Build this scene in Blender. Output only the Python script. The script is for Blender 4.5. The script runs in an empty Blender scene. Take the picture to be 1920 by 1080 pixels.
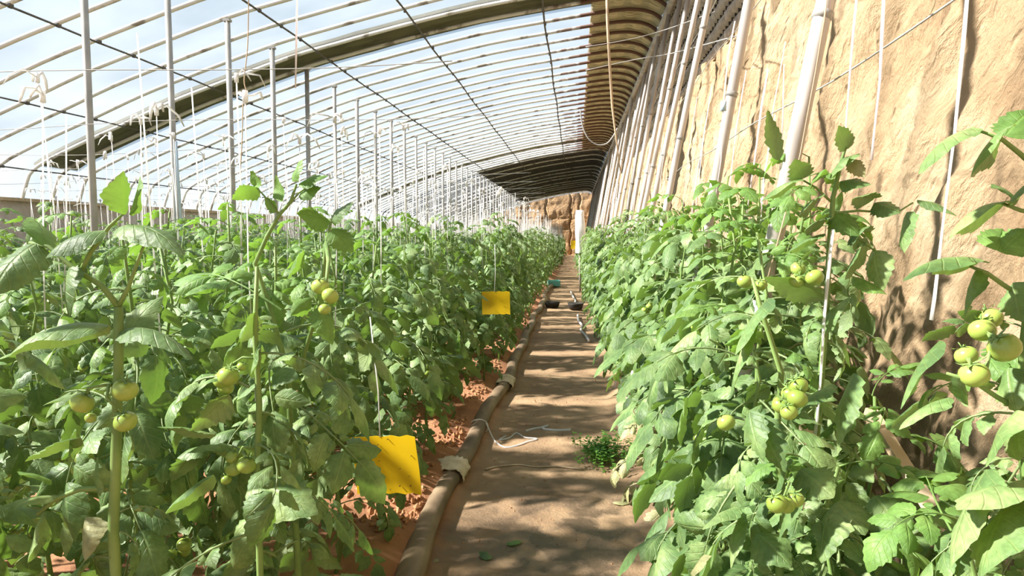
import bpy, math, random
import numpy as np
from mathutils import Vector, Matrix, Euler, noise

# ------------------------------------------------------------------ camera, sky, sun, exposure
scene = bpy.context.scene
C = scene.collection
H = 1.5                      # eye height
FPX = 1280.0                 # focal length in pixels of a 1920-wide frame
YAW = math.atan2(118, FPX)
PITCH = math.atan2(100, FPX)
cam_d = bpy.data.cameras.new('camera')
cam_d.sensor_width = 36.0
cam_d.lens = 36.0 * FPX / 1920.0
cam_d.clip_start = 0.05
cam = bpy.data.objects.new('camera', cam_d)
C.objects.link(cam)
cam.location = (0, 0, H)
cam.rotation_euler = (math.pi / 2 - PITCH, 0, YAW)
scene.camera = cam

SUN_DIR = Vector((-1.0, -0.16, 0.84)).normalized()      # towards the sun
world = bpy.data.worlds.new('sky')
scene.world = world
world.use_nodes = True
wn = world.node_tree
wn.nodes.clear()
w_out = wn.nodes.new('ShaderNodeOutputWorld')
w_bg = wn.nodes.new('ShaderNodeBackground')
w_tc = wn.nodes.new('ShaderNodeTexCoord')
w_sep = wn.nodes.new('ShaderNodeSeparateXYZ')
w_rmp = wn.nodes.new('ShaderNodeValToRGB')
w_rmp.color_ramp.elements[0].position = 0.0
w_rmp.color_ramp.elements[0].color = (0.70, 0.84, 0.96, 1)
w_rmp.color_ramp.elements[1].position = 0.9
w_rmp.color_ramp.elements[1].color = (0.46, 0.68, 0.95, 1)
wn.links.new(w_tc.outputs['Generated'], w_sep.inputs[0])
wn.links.new(w_sep.outputs[2], w_rmp.inputs[0])
wn.links.new(w_rmp.outputs[0], w_bg.inputs['Color'])
w_bg.inputs['Strength'].default_value = 0.56
wn.links.new(w_bg.outputs[0], w_out.inputs['Surface'])

sun_d = bpy.data.lights.new('sun', 'SUN')
sun_d.energy = 12.5
sun_d.angle = math.radians(3.0)
sun_d.color = (1.0, 0.94, 0.84)
sun = bpy.data.objects.new('sun', sun_d)
C.objects.link(sun)
sun.rotation_euler = SUN_DIR.to_track_quat('Z', 'Y').to_euler()
sun.location = SUN_DIR * 30

vs = scene.view_settings
vs.view_transform = 'Standard'
vs.look = 'None'
vs.gamma = 1.0
vs.use_curve_mapping = False
vs.exposure = 0.45
try:
    scene.cycles.use_denoising = True
    scene.cycles.max_bounces = 10
    scene.cycles.diffuse_bounces = 5
    scene.cycles.transparent_max_bounces = 16
    scene.cycles.sample_clamp_indirect = 8.0
except Exception:
    pass

RND = random.Random(7)
CAM_R = Euler(cam.rotation_euler).to_matrix()


def at(px, py, d):
    """world point seen at photograph pixel (px, py), d metres down the greenhouse"""
    v = CAM_R @ Vector((px - 960.0, 540.0 - py, -FPX))
    v = v * (d / v.y)
    return Vector((v.x, v.y, v.z + H))


# ------------------------------------------------------------------ materials
def new_mat(name):
    m = bpy.data.materials.new(name)
    m.use_nodes = True
    nt = m.node_tree
    nt.nodes.clear()
    out = nt.nodes.new('ShaderNodeOutputMaterial')
    return m, nt, out


def N(nt, kind, **kw):
    n = nt.nodes.new(kind)
    for k, v in kw.items():
        if hasattr(n, k):
            setattr(n, k, v)
        else:
            n.inputs[k].default_value = v
    return n


def ramp(nt, src, stops):
    r = nt.nodes.new('ShaderNodeValToRGB')
    el = r.color_ramp.elements
    while len(el) < len(stops):
        el.new(0.5)
    for e, (p, c) in zip(el, stops):
        e.position = p
        e.color = (c[0], c[1], c[2], 1)
    nt.links.new(src, r.inputs[0])
    return r


def coords(nt, scale=(1, 1, 1), world_space=False, rot=(0, 0, 0)):
    mp = nt.nodes.new('ShaderNodeMapping')
    mp.inputs['Scale'].default_value = scale
    mr = nt.nodes.new('ShaderNodeMapping')
    mr.inputs['Rotation'].default_value = rot
    nt.links.new(mr.outputs[0], mp.inputs[0])
    if world_space:
        g = nt.nodes.new('ShaderNodeNewGeometry')
        nt.links.new(g.outputs['Position'], mr.inputs[0])
    else:
        t = nt.nodes.new('ShaderNodeTexCoord')
        nt.links.new(t.outputs['Object'], mr.inputs[0])
    return mp.outputs[0]


def noise_mat(name, cols, scale=8, rough=0.8, bump=0.0, bump_scale=None, stretch=(1, 1, 1), spec=0.3, detail=6,
              metallic=0.0, world_space=True, rot=(0, 0, 0), bump_dist=0.01):
    m, nt, out = new_mat(name)
    co = coords(nt, stretch, world_space, rot)
    nz = N(nt, 'ShaderNodeTexNoise')
    nz.inputs['Scale'].default_value = scale
    nz.inputs['Detail'].default_value = detail
    nt.links.new(co, nz.inputs['Vector'])
    k = len(cols)
    rp = ramp(nt, nz.outputs[0], [(0.3 + 0.4 * i / max(1, k - 1), c) for i, c in enumerate(cols)])
    p = N(nt, 'ShaderNodeBsdfPrincipled')
    p.inputs['Roughness'].default_value = rough
    p.inputs['Metallic'].default_value = metallic
    p.inputs['Specular IOR Level'].default_value = spec
    nt.links.new(rp.outputs[0], p.inputs['Base Color'])
    if bump:
        nb = N(nt, 'ShaderNodeTexNoise')
        nb.inputs['Scale'].default_value = bump_scale or scale * 3
        nb.inputs['Detail'].default_value = 8
        nt.links.new(co, nb.inputs['Vector'])
        b = N(nt, 'ShaderNodeBump')
        b.inputs['Strength'].default_value = bump
        b.inputs['Distance'].default_value = bump_dist
        nt.links.new(nb.outputs[0], b.inputs['Height'])
        nt.links.new(b.outputs[0], p.inputs['Normal'])
    nt.links.new(p.outputs[0], out.inputs['Surface'])
    return m


def leaf_mat(name, dark, mid, pale, trans=0.35, tcol=(0.30, 0.55, 0.06)):
    m, nt, out = new_mat(name)
    co = coords(nt, (1, 1, 1), True)
    nz = N(nt, 'ShaderNodeTexNoise')
    nz.inputs['Scale'].default_value = 9.0
    nz.inputs['Detail'].default_value = 2
    nt.links.new(co, nz.inputs['Vector'])
    n2 = N(nt, 'ShaderNodeTexNoise')
    n2.inputs['Scale'].default_value = 90.0
    n2.inputs['Detail'].default_value = 3
    nt.links.new(co, n2.inputs['Vector'])
    rp = ramp(nt, nz.outputs[0], [(0.30, dark), (0.50, mid), (0.72, pale)])
    # dusty mottling, veins and a paler underside
    r2 = ramp(nt, n2.outputs[0], [(0.35, (0.82, 0.82, 0.82)), (0.65, (1.15, 1.15, 1.12))])
    mul = N(nt, 'ShaderNodeMixRGB', blend_type='MULTIPLY')
    mul.inputs[0].default_value = 1.0
    nt.links.new(rp.outputs[0], mul.inputs[1])
    nt.links.new(r2.outputs[0], mul.inputs[2])
    at_ = N(nt, 'ShaderNodeAttribute', attribute_name='leafuv')
    sx = N(nt, 'ShaderNodeSeparateXYZ')
    nt.links.new(at_.outputs['Vector'], sx.inputs[0])
    ab = N(nt, 'ShaderNodeMath', operation='ABSOLUTE')
    nt.links.new(sx.outputs[1], ab.inputs[0])
    mid_ = N(nt, 'ShaderNodeMapRange')
    mid_.inputs['From Min'].default_value = 0.10
    mid_.inputs['From Max'].default_value = 0.02
    nt.links.new(ab.outputs[0], mid_.inputs['Value'])
    ln = N(nt, 'ShaderNodeMath', operation='MULTIPLY_ADD')
    ln.inputs[1].default_value = -0.22
    nt.links.new(ab.outputs[0], ln.inputs[0])
    nt.links.new(sx.outputs[0], ln.inputs[2])
    l2 = N(nt, 'ShaderNodeMath', operation='MULTIPLY')
    l2.inputs[1].default_value = 6.5
    nt.links.new(ln.outputs[0], l2.inputs[0])
    pp = N(nt, 'ShaderNodeMath', operation='PINGPONG')
    pp.inputs[1].default_value = 0.5
    nt.links.new(l2.outputs[0], pp.inputs[0])
    lat = N(nt, 'ShaderNodeMapRange')
    lat.inputs['From Min'].default_value = 0.09
    lat.inputs['From Max'].default_value = 0.01
    nt.links.new(pp.outputs[0], lat.inputs['Value'])
    vn = N(nt, 'ShaderNodeMath', operation='MAXIMUM')
    nt.links.new(mid_.outputs[0], vn.inputs[0])
    nt.links.new(lat.outputs[0], vn.inputs[1])
    vf = N(nt, 'ShaderNodeMath', operation='MULTIPLY')
    vf.inputs[1].default_value = 0.22
    nt.links.new(vn.outputs[0], vf.inputs[0])
    mx = N(nt, 'ShaderNodeMixRGB', blend_type='MIX')
    mx.inputs[2].default_value = (min(1, pale[0] * 1.35), min(1, pale[1] * 1.25), pale[2] * 1.1, 1)
    nt.links.new(vf.outputs[0], mx.inputs[0])
    nt.links.new(mul.outputs[0], mx.inputs[1])
    hsum = N(nt, 'ShaderNodeMath', operation='MULTIPLY_ADD')
    hsum.inputs[1].default_value = -0.8
    nt.links.new(vn.outputs[0], hsum.inputs[0])
    nt.links.new(n2.outputs[0], hsum.inputs[2])
    g = N(nt, 'ShaderNodeNewGeometry')
    mb = N(nt, 'ShaderNodeMixRGB', blend_type='MIX')
    mb.inputs[2].default_value = (pale[0] * 1.05, pale[1] * 1.02, pale[2] * 1.25, 1)
    bf = N(nt, 'ShaderNodeMath', operation='MULTIPLY')
    bf.inputs[1].default_value = 0.55
    nt.links.new(g.outputs['Backfacing'], bf.inputs[0])
    nt.links.new(bf.outputs[0], mb.inputs[0])
    nt.links.new(mx.outputs[0], mb.inputs[1])
    p = N(nt, 'ShaderNodeBsdfPrincipled')
    p.inputs['Roughness'].default_value = 0.52
    p.inputs['Specular IOR Level'].default_value = 0.42
    nt.links.new(mb.outputs[0], p.inputs['Base Color'])
    b = N(nt, 'ShaderNodeBump')
    b.inputs['Strength'].default_value = 0.45
    b.inputs['Distance'].default_value = 0.004
    nt.links.new(hsum.outputs[0], b.inputs['Height'])
    nt.links.new(b.outputs[0], p.inputs['Normal'])
    t = N(nt, 'ShaderNodeBsdfTranslucent')
    t.inputs['Color'].default_value = (*tcol, 1)
    ms = N(nt, 'ShaderNodeMixShader')
    ms.inputs[0].default_value = trans
    nt.links.new(p.outputs[0], ms.inputs[1])
    nt.links.new(t.outputs[0], ms.inputs[2])
    nt.links.new(ms.outputs[0], out.inputs['Surface'])
    return m


M = {}
M['leaf'] = leaf_mat('tomato leaf', (0.060, 0.118, 0.042), (0.128, 0.218, 0.072), (0.280, 0.372, 0.150), 0.22, (0.22, 0.40, 0.05))
M['young_leaf'] = leaf_mat('young tomato leaf', (0.095, 0.19, 0.045), (0.15, 0.28, 0.07), (0.23, 0.38, 0.10), 0.34, (0.24, 0.44, 0.05))
M['weed'] = leaf_mat('weed leaf', (0.06, 0.17, 0.03), (0.10, 0.26, 0.04), (0.16, 0.34, 0.06))
M['withered'] = leaf_mat('withered leaf', (0.22, 0.22, 0.10), (0.34, 0.34, 0.17), (0.46, 0.44, 0.26), 0.25, (0.5, 0.5, 0.2))
M['stem'] = noise_mat('tomato stem', [(0.13, 0.22, 0.06), (0.22, 0.32, 0.10)], 14, 0.6)
M['tomato'] = noise_mat('green tomato', [(0.24, 0.345, 0.06), (0.34, 0.44, 0.10)], 10, 0.25, spec=0.5, detail=2)
M['earth'] = None
M['string'] = None


def film_mat():
    m, nt, out = new_mat('greenhouse film')
    co = coords(nt, (1, 1, 1), True)
    nz = N(nt, 'ShaderNodeTexNoise')
    nz.inputs['Scale'].default_value = 0.9
    nz.inputs['Detail'].default_value = 5
    nt.links.new(co, nz.inputs['Vector'])
    rp = ramp(nt, nz.outputs[0], [(0.3, (0.06, 0.06, 0.06)), (0.7, (0.12, 0.12, 0.12))])
    tr = N(nt, 'ShaderNodeBsdfTransparent')
    tr.inputs['Color'].default_value = (0.95, 0.97, 0.98, 1)
    tl = N(nt, 'ShaderNodeBsdfTranslucent')
    tl.inputs['Color'].default_value = (0.92, 0.95, 0.97, 1)
    ms = N(nt, 'ShaderNodeMixShader')
    nt.links.new(rp.outputs[0], ms.inputs[0])
    nt.links.new(tr.outputs[0], ms.inputs[1])
    nt.links.new(tl.outputs[0], ms.inputs[2])
    nt.links.new(ms.outputs[0], out.inputs['Surface'])
    return m


def string_mat(name, col, trans=0.4):
    m, nt, out = new_mat(name)
    p = N(nt, 'ShaderNodeBsdfPrincipled')
    p.inputs['Base Color'].default_value = (*col, 1)
    p.inputs['Roughness'].default_value = 0.45
    t = N(nt, 'ShaderNodeBsdfTranslucent')
    t.inputs['Color'].default_value = (*col, 1)
    ms = N(nt, 'ShaderNodeMixShader')
    ms.inputs[0].default_value = trans
    nt.links.new(p.outputs[0], ms.inputs[1])
    nt.links.new(t.outputs[0], ms.inputs[2])
    nt.links.new(ms.outputs[0], out.inputs['Surface'])
    return m


def rib_mat():
    m, nt, out = new_mat('roof rib')
    co = coords(nt, (1, 1, 1), True)
    nz = N(nt, 'ShaderNodeTexNoise')
    nz.inputs['Scale'].default_value = 3.5
    nz.inputs['Detail'].default_value = 6
    nt.links.new(co, nz.inputs['Vector'])
    rp = ramp(nt, nz.outputs[0], [(0.36, (0.30, 0.26, 0.22)), (0.43, (0.74, 0.71, 0.67)), (0.7, (0.88, 0.86, 0.83))])
    # rust staining where the straw mat ends
    sep = N(nt, 'ShaderNodeSeparateXYZ')
    nt.links.new(co, sep.inputs[0])
    mr = N(nt, 'ShaderNodeMapRange')
    mr.inputs['From Min'].default_value = -0.55
    mr.inputs['From Max'].default_value = -0.30
    nt.links.new(sep.outputs[0], mr.inputs['Value'])
    n3 = N(nt, 'ShaderNodeTexNoise')
    n3.inputs['Scale'].default_value = 6.0
    nt.links.new(co, n3.inputs['Vector'])
    r3 = ramp(nt, n3.outputs[0], [(0.40, (0, 0, 0)), (0.55, (0.85, 0.85, 0.85))])
    mu = N(nt, 'ShaderNodeMath', operation='MULTIPLY')
    nt.links.new(mr.outputs[0], mu.inputs[0])
    nt.links.new(r3.outputs[0], mu.inputs[1])
    mx = N(nt, 'ShaderNodeMixRGB')
    mx.inputs[2].default_value = (0.15, 0.075, 0.05, 1)
    m2 = N(nt, 'ShaderNodeMapRange')
    m2.inputs['From Min'].default_value = -0.02
    m2.inputs['From Max'].default_value = 0.06
    nt.links.new(sep.outputs[0], m2.inputs['Value'])
    mm = N(nt, 'ShaderNodeMath', operation='MAXIMUM')
    nt.links.new(mu.outputs[0], mm.inputs[0])
    nt.links.new(m2.outputs[0], mm.inputs[1])
    m4 = N(nt, 'ShaderNodeMapRange')
    m4.inputs['From Min'].default_value = 26.0
    m4.inputs['From Max'].default_value = 25.0
    nt.links.new(sep.outputs[1], m4.inputs['Value'])
    m5 = N(nt, 'ShaderNodeMath', operation='MULTIPLY')
    nt.links.new(mm.outputs[0], m5.inputs[0])
    nt.links.new(m4.outputs[0], m5.inputs[1])
    nt.links.new(m5.outputs[0], mx.inputs[0])
    nt.links.new(rp.outputs[0], mx.inputs[1])
    p = N(nt, 'ShaderNodeBsdfPrincipled')
    p.inputs['Roughness'].default_value = 0.7
    nt.links.new(mx.outputs[0], p.inputs['Base Color'])
    nt.links.new(p.outputs[0], out.inputs['Surface'])
    return m


def floor_mat():
    m, nt, out = new_mat('trodden earth')
    co = coords(nt, (1, 1, 1), True)
    sep = N(nt, 'ShaderNodeSeparateXYZ')
    nt.links.new(co, sep.inputs[0])
    nz = N(nt, 'ShaderNodeTexNoise')
    nz.inputs['Scale'].default_value = 2.2
    nz.inputs['Detail'].default_value = 8
    nz.inputs['Roughness'].default_value = 0.65
    nt.links.new(co, nz.inputs['Vector'])
    path = ramp(nt, nz.outputs[0], [(0.3, (0.20, 0.125, 0.07)), (0.5, (0.32, 0.205, 0.115)), (0.72, (0.42, 0.285, 0.165))])
    soil = ramp(nt, nz.outputs[0], [(0.3, (0.23, 0.10, 0.05)), (0.55, (0.40, 0.19, 0.095)), (0.75, (0.50, 0.27, 0.15))])
    mr = N(nt, 'ShaderNodeMapRange')
    mr.inputs['From Min'].default_value = -0.70
    mr.inputs['From Max'].default_value = -0.60
    nt.links.new(sep.outputs[0], mr.inputs['Value'])
    mx = N(nt, 'ShaderNodeMixRGB')
    nt.links.new(mr.outputs[0], mx.inputs[0])
    nt.links.new(soil.outputs[0], mx.inputs[1])
    nt.links.new(path.outputs[0], mx.inputs[2])
    # a damp place on the path near the camera
    wp = N(nt, 'ShaderNodeVectorMath', operation='DISTANCE')
    wp.inputs[1].default_value = (0.06, 3.25, 0.0)
    nt.links.new(co, wp.inputs[0])
    wm = N(nt, 'ShaderNodeMapRange')
    wm.inputs['From Min'].default_value = 0.95
    wm.inputs['From Max'].default_value = 0.35
    nt.links.new(wp.outputs['Value'], wm.inputs['Value'])
    wn2 = N(nt, 'ShaderNodeTexNoise')
    wn2.inputs['Scale'].default_value = 5.0
    wn2.inputs['Detail'].default_value = 5
    nt.links.new(co, wn2.inputs['Vector'])
    wr = ramp(nt, wn2.outputs[0], [(0.40, (0, 0, 0)), (0.54, (1, 1, 1))])
    wmul = N(nt, 'ShaderNodeMath', operation='MULTIPLY')
    nt.links.new(wm.outputs[0], wmul.inputs[0])
    nt.links.new(wr.outputs[0], wmul.inputs[1])
    dk = N(nt, 'ShaderNodeMixRGB')
    dk.inputs[2].default_value = (0.11, 0.075, 0.05, 1)
    wf = N(nt, 'ShaderNodeMath', operation='MULTIPLY')
    wf.inputs[1].default_value = 0.85
    nt.links.new(wmul.outputs[0], wf.inputs[0])
    nt.links.new(wf.outputs[0], dk.inputs[0])
    nt.links.new(mx.outputs[0], dk.inputs[1])
    p = N(nt, 'ShaderNodeBsdfPrincipled')
    nt.links.new(dk.outputs[0], p.inputs['Base Color'])
    rr = N(nt, 'ShaderNodeMapRange')
    rr.inputs['To Min'].default_value = 0.92
    rr.inputs['To Max'].default_value = 0.22
    nt.links.new(wmul.outputs[0], rr.inputs['Value'])
    nt.links.new(rr.outputs[0], p.inputs['Roughness'])
    nb = N(nt, 'ShaderNodeTexNoise')
    nb.inputs['Scale'].default_value = 28.0
    nb.inputs['Detail'].default_value = 9
    nb.inputs['Roughness'].default_value = 0.7
    nt.links.new(co, nb.inputs['Vector'])
    b = N(nt, 'ShaderNodeBump')
    b.inputs['Strength'].default_value = 0.7
    b.inputs['Distance'].default_value = 0.02
    nt.links.new(nb.outputs[0], b.inputs['Height'])
    nt.links.new(b.outputs[0], p.inputs['Normal'])
    nt.links.new(p.outputs[0], out.inputs['Surface'])
    return m


def earth_mat(name, a, b_, c, pits=True):
    m, nt, out = new_mat(name)
    co = coords(nt, (1, 1, 1), True)
    nz = N(nt, 'ShaderNodeTexNoise')
    nz.inputs['Scale'].default_value = 1.6
    nz.inputs['Detail'].default_value = 9
    nz.inputs['Roughness'].default_value = 0.62
    nt.links.new(co, nz.inputs['Vector'])
    rp = ramp(nt, nz.outputs[0], [(0.30, a), (0.50, b_), (0.70, c)])
    # streaks of slumped loam running down the face
    st = N(nt, 'ShaderNodeTexNoise')
    st.inputs['Scale'].default_value = 7.0
    st.inputs['Detail'].default_value = 7
    st.inputs['Distortion'].default_value = 0.6
    nt.links.new(coords(nt, (1.0, 1.7, 0.5), True, (-0.6, 0, 0)), st.inputs['Vector'])
    fine = N(nt, 'ShaderNodeTexNoise')
    fine.inputs['Scale'].default_value = 22.0
    fine.inputs['Detail'].default_value = 8
    fine.inputs['Roughness'].default_value = 0.7
    nt.links.new(coords(nt, (1, 1.4, 0.7), True, (-0.6, 0, 0)), fine.inputs['Vector'])
    vo = N(nt, 'ShaderNodeTexVoronoi')
    vo.inputs['Scale'].default_value = 11.0
    vo.inputs['Randomness'].default_value = 1.0
    nt.links.new(coords(nt, (1, 1.8, 0.55), True, (-0.6, 0, 0)), vo.inputs['Vector'])
    pit = ramp(nt, vo.outputs['Distance'], [(0.04, (0, 0, 0)), (0.22, (1, 1, 1))])
    add = N(nt, 'ShaderNodeMath', operation='MULTIPLY_ADD')
    add.inputs[1].default_value = 0.55
    nt.links.new(fine.outputs[0], add.inputs[0])
    nt.links.new(st.outputs[0], add.inputs[2])
    add2 = N(nt, 'ShaderNodeMath', operation='MULTIPLY_ADD')
    add2.inputs[1].default_value = 0.28 if pits else 0.0
    nt.links.new(pit.outputs[0], add2.inputs[0])
    nt.links.new(add.outputs[0], add2.inputs[2])
    b = N(nt, 'ShaderNodeBump')
    b.inputs['Strength'].default_value = 1.0
    b.inputs['Distance'].default_value = 0.11
    nt.links.new(add2.outputs[0], b.inputs['Height'])
    p = N(nt, 'ShaderNodeBsdfPrincipled')
    p.inputs['Roughness'].default_value = 0.95
    p.inputs['Specular IOR Level'].default_value = 0.1
    nt.links.new(rp.outputs[0], p.inputs['Base Color'])
    nt.links.new(b.outputs[0], p.inputs['Normal'])
    nt.links.new(p.outputs[0], out.inputs['Surface'])
    return m


M['film'] = film_mat()
M['string'] = string_mat('white raffia', (0.90, 0.89, 0.89), 0.55)
M['pink_film'] = string_mat('thin plastic ribbon', (0.86, 0.78, 0.78), 0.5)
M['rib'] = rib_mat()
M['floor'] = floor_mat()
M['earth'] = earth_mat('dry loam wall', (0.52, 0.34, 0.20), (0.70, 0.50, 0.31), (0.80, 0.62, 0.42))
M['earth_end'] = earth_mat('loam end wall', (0.46, 0.29, 0.16), (0.58, 0.38, 0.22), (0.66, 0.45, 0.28), False)
M['knee'] = earth_mat('pale knee wall', (0.74, 0.62, 0.55), (0.84, 0.73, 0.66), (0.90, 0.80, 0.74), False)
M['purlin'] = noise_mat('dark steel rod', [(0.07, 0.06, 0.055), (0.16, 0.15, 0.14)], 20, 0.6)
M['post'] = noise_mat('grey steel post', [(0.30, 0.29, 0.27), (0.44, 0.42, 0.39)], 6, 0.5, spec=0.4)
M['pole'] = noise_mat('pale pole', [(0.36, 0.325, 0.30), (0.55, 0.51, 0.49), (0.65, 0.615, 0.60)], 5, 0.5, stretch=(1, 1, 0.3))
M['straw'] = noise_mat('straw mat', [(0.34, 0.28, 0.16), (0.66, 0.57, 0.37), (0.82, 0.74, 0.53)], 9, 0.95, 0.9, 40, stretch=(0.35, 2.2, 1), bump_dist=0.03)
M['blanket'] = noise_mat('olive blanket', [(0.10, 0.095, 0.06), (0.16, 0.15, 0.09), (0.20, 0.18, 0.11)], 3, 0.9, 0.3, 20, stretch=(1, 3, 1))
M['dark_blanket'] = noise_mat('dark blanket', [(0.016, 0.014, 0.014), (0.035, 0.030, 0.028), (0.09, 0.078, 0.072)], 1.6, 0.9, stretch=(1, 1, 1))
M['bundle'] = noise_mat('reed bundle', [(0.42, 0.35, 0.30), (0.60, 0.52, 0.45), (0.72, 0.64, 0.57)], 9, 0.9, 0.5, 40)
M['bundle_dark'] = noise_mat('dark reed backing', [(0.025, 0.02, 0.018), (0.05, 0.04, 0.035)], 8, 0.95)  # near-black sheet that shows as dark joints between the bundles
M['hose'] = noise_mat('dusty hose', [(0.12, 0.085, 0.055), (0.20, 0.14, 0.09), (0.30, 0.22, 0.14)], 7, 0.55, 0.25, 30, stretch=(1, 0.4, 1), spec=0.4)
M['rag'] = noise_mat('pale rag', [(0.58, 0.48, 0.36), (0.78, 0.69, 0.56)], 14, 0.9, 0.4, 40)
M['yellow'] = noise_mat('yellow sticky board', [(0.66, 0.42, 0.008), (0.74, 0.50, 0.012)], 5, 0.35, spec=0.4)
M['speck'] = noise_mat('dark speck', [(0.05, 0.04, 0.02), (0.10, 0.08, 0.03)], 10, 0.8)
M['wood'] = noise_mat('weathered wood', [(0.42, 0.31, 0.20), (0.56, 0.44, 0.31)], 10, 0.85, stretch=(1, 1, 0.2))
M['strap'] = noise_mat('tan strap', [(0.46, 0.33, 0.22), (0.58, 0.44, 0.31)], 5, 0.8)
M['wire'] = noise_mat('thin wire', [(0.30, 0.29, 0.28), (0.42, 0.41, 0.40)], 5, 0.5)
M['sack'] = noise_mat('white plastic sack', [(0.66, 0.68, 0.75), (0.80, 0.82, 0.88)], 6, 0.45, 0.5, 12)
M['teal'] = noise_mat('teal plastic', [(0.12, 0.36, 0.33), (0.17, 0.45, 0.41)], 6, 0.5)
M['black'] = noise_mat('black plastic', [(0.02, 0.02, 0.02), (0.05, 0.045, 0.04)], 6, 0.6)
M['blue'] = noise_mat('pale blue tape', [(0.42, 0.56, 0.70), (0.56, 0.68, 0.80)], 6, 0.5)
M['clod'] = noise_mat('soil clod', [(0.26, 0.12, 0.06), (0.42, 0.21, 0.105), (0.52, 0.29, 0.16)], 6, 0.95)


# ------------------------------------------------------------------ mesh helpers
class MB:
    """collects points and polygons for one mesh"""

    def __init__(self):
        self.v = []
        self.f = []

    def tube(self, pts, rad, n=8, cap=True, squash=1.0, up=None):
        pts = [Vector(p) for p in pts]
        k = len(pts)
        rads = rad if isinstance(rad, (list, tuple)) else [rad] * k
        base = len(self.v)
        prev = None
        for i, p in enumerate(pts):
            t = (pts[min(i + 1, k - 1)] - pts[max(i - 1, 0)])
            if t.length < 1e-9:
                t = Vector((0, 0, 1))
            t.normalize()
            if prev is None:
                ref = up or (Vector((0, 0, 1)) if abs(t.z) < 0.9 else Vector((1, 0, 0)))
                a = t.cross(ref)
                if a.length < 1e-6:
                    a = t.cross(Vector((0, 1, 0)))
                a.normalize()
            else:
                a = prev - t * prev.dot(t)
                a.normalize()
            prev = a
            b = a.cross(t)
            for j in range(n):
                q = 2 * math.pi * j / n
                self.v.append(p + a * (math.cos(q) * rads[i]) + b * (math.sin(q) * rads[i] * squash))
        for i in range(k - 1):
            for j in range(n):
                a0 = base + i * n + j
                a1 = base + i * n + (j + 1) % n
                self.f.append((a0, a1, a1 + n, a0 + n))
        if cap:
            self.f.append(tuple(base + j for j in reversed(range(n))))
            self.f.append(tuple(base + (k - 1) * n + j for j in range(n)))
        return self

    def box(self, lo, hi, m=None):
        b = len(self.v)
        for x in (lo[0], hi[0]):
            for y in (lo[1], hi[1]):
                for z in (lo[2], hi[2]):
                    p = Vector((x, y, z))
                    self.v.append(m @ p if m else p)
        for q in ((0, 1, 3, 2), (4, 6, 7, 5), (0, 4, 5, 1), (2, 3, 7, 6), (0, 2, 6, 4), (1, 5, 7, 3)):
            self.f.append(tuple(b + i for i in q))
        return self

    def grid(self, nu, nv, fn, flip=False):
        b = len(self.v)
        for i in range(nu):
            for j in range(nv):
                self.v.append(fn(i, j))
        for i in range(nu - 1):
            for j in range(nv - 1):
                a = b + i * nv + j
                q = (a, a + nv, a + nv + 1, a + 1)
                self.f.append(q[::-1] if flip else q)
        return self

    def lathe(self, prof, n=12, fn=None):
        b = len(self.v)
        k = len(prof)
        for r, z in prof:
            for j in range(n):
                q = 2 * math.pi * j / n
                p = Vector((r * math.cos(q), r * math.sin(q), z))
                self.v.append(fn(p, q) if fn else p)
        for i in range(k - 1):
            for j in range(n):
                a0 = b + i * n + j
                a1 = b + i * n + (j + 1) % n
                self.f.append((a0, a1, a1 + n, a0 + n))
        return self

    def mesh(self, name, mat, smooth=True):
        me = bpy.data.meshes.new(name)
        me.from_pydata([tuple(p) for p in self.v], [], self.f)
        if smooth:
            me.polygons.foreach_set('use_smooth', [True] * len(me.polygons))
        me.materials.append(M[mat] if isinstance(mat, str) else mat)
        me.update()
        return me


def link(name, me, parent=None, loc=None, rot=None, mat4=None):
    o = bpy.data.objects.new(name, me)
    C.objects.link(o)
    if parent is not None:
        o.parent = parent
    if mat4 is not None:
        o.matrix_local = mat4
    if loc is not None:
        o.location = loc
    if rot is not None:
        o.rotation_euler = rot
    return o


def obj(name, mb, mat, parent=None, smooth=True):
    return link(name, mb.mesh(name, mat, smooth), parent)


def tag(o, label, cat, group=None):
    o['label'] = label
    o['category'] = cat
    if group:
        o['group'] = group
    return o


def structure(o, label=None):
    o['kind'] = 'structure'
    if label:
        o['label'] = label
        o['category'] = o.name.split('_')[0].split('.')[0]
    return o


def thing(name, label, cat, loc=(0, 0, 0), group=None):
    o = bpy.data.objects.new(name, None)
    o.empty_display_size = 0.1
    C.objects.link(o)
    o.location = loc
    return tag(o, label, cat, group)


def array_mesh(name, v, f, mat):
    """mesh of quads from numpy arrays"""
    me = bpy.data.meshes.new(name)
    nf = len(f)
    me.vertices.add(len(v))
    v = np.asarray(v)
    me.vertices.foreach_set('co', np.ascontiguousarray(v[:, :3], dtype=np.float32).ravel())
    me.loops.add(nf * 4)
    me.loops.foreach_set('vertex_index', np.asarray(f, dtype=np.int32).ravel())
    me.polygons.add(nf)
    me.polygons.foreach_set('loop_start', np.arange(0, nf * 4, 4, dtype=np.int32))
    me.polygons.foreach_set('use_smooth', np.ones(nf, dtype=bool))
    me.materials.append(M[mat] if isinstance(mat, str) else mat)
    me.update(calc_edges=True)
    if v.shape[1] == 5:
        at_ = me.attributes.new('leafuv', 'FLOAT2', 'POINT')
        at_.data.foreach_set('vector', np.ascontiguousarray(v[:, 3:], dtype=np.float32).ravel())
    return me


def join_arrays(parts):
    vs_, fs_, off = [], [], 0
    for v, f in parts:
        vs_.append(v)
        fs_.append(f + off)
        off += len(v)
    return np.concatenate(vs_), np.concatenate(fs_)


def xform(v, m):
    a = np.array(m, dtype=np.float64)
    o = v[:, :3] @ a[:3, :3].T + a[:3, 3]
    return np.hstack([o, v[:, 3:]]) if v.shape[1] > 3 else o


def nz3(x, y, z, s=1.0):
    return noise.noise(Vector((x * s, y * s, z * s)))


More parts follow.
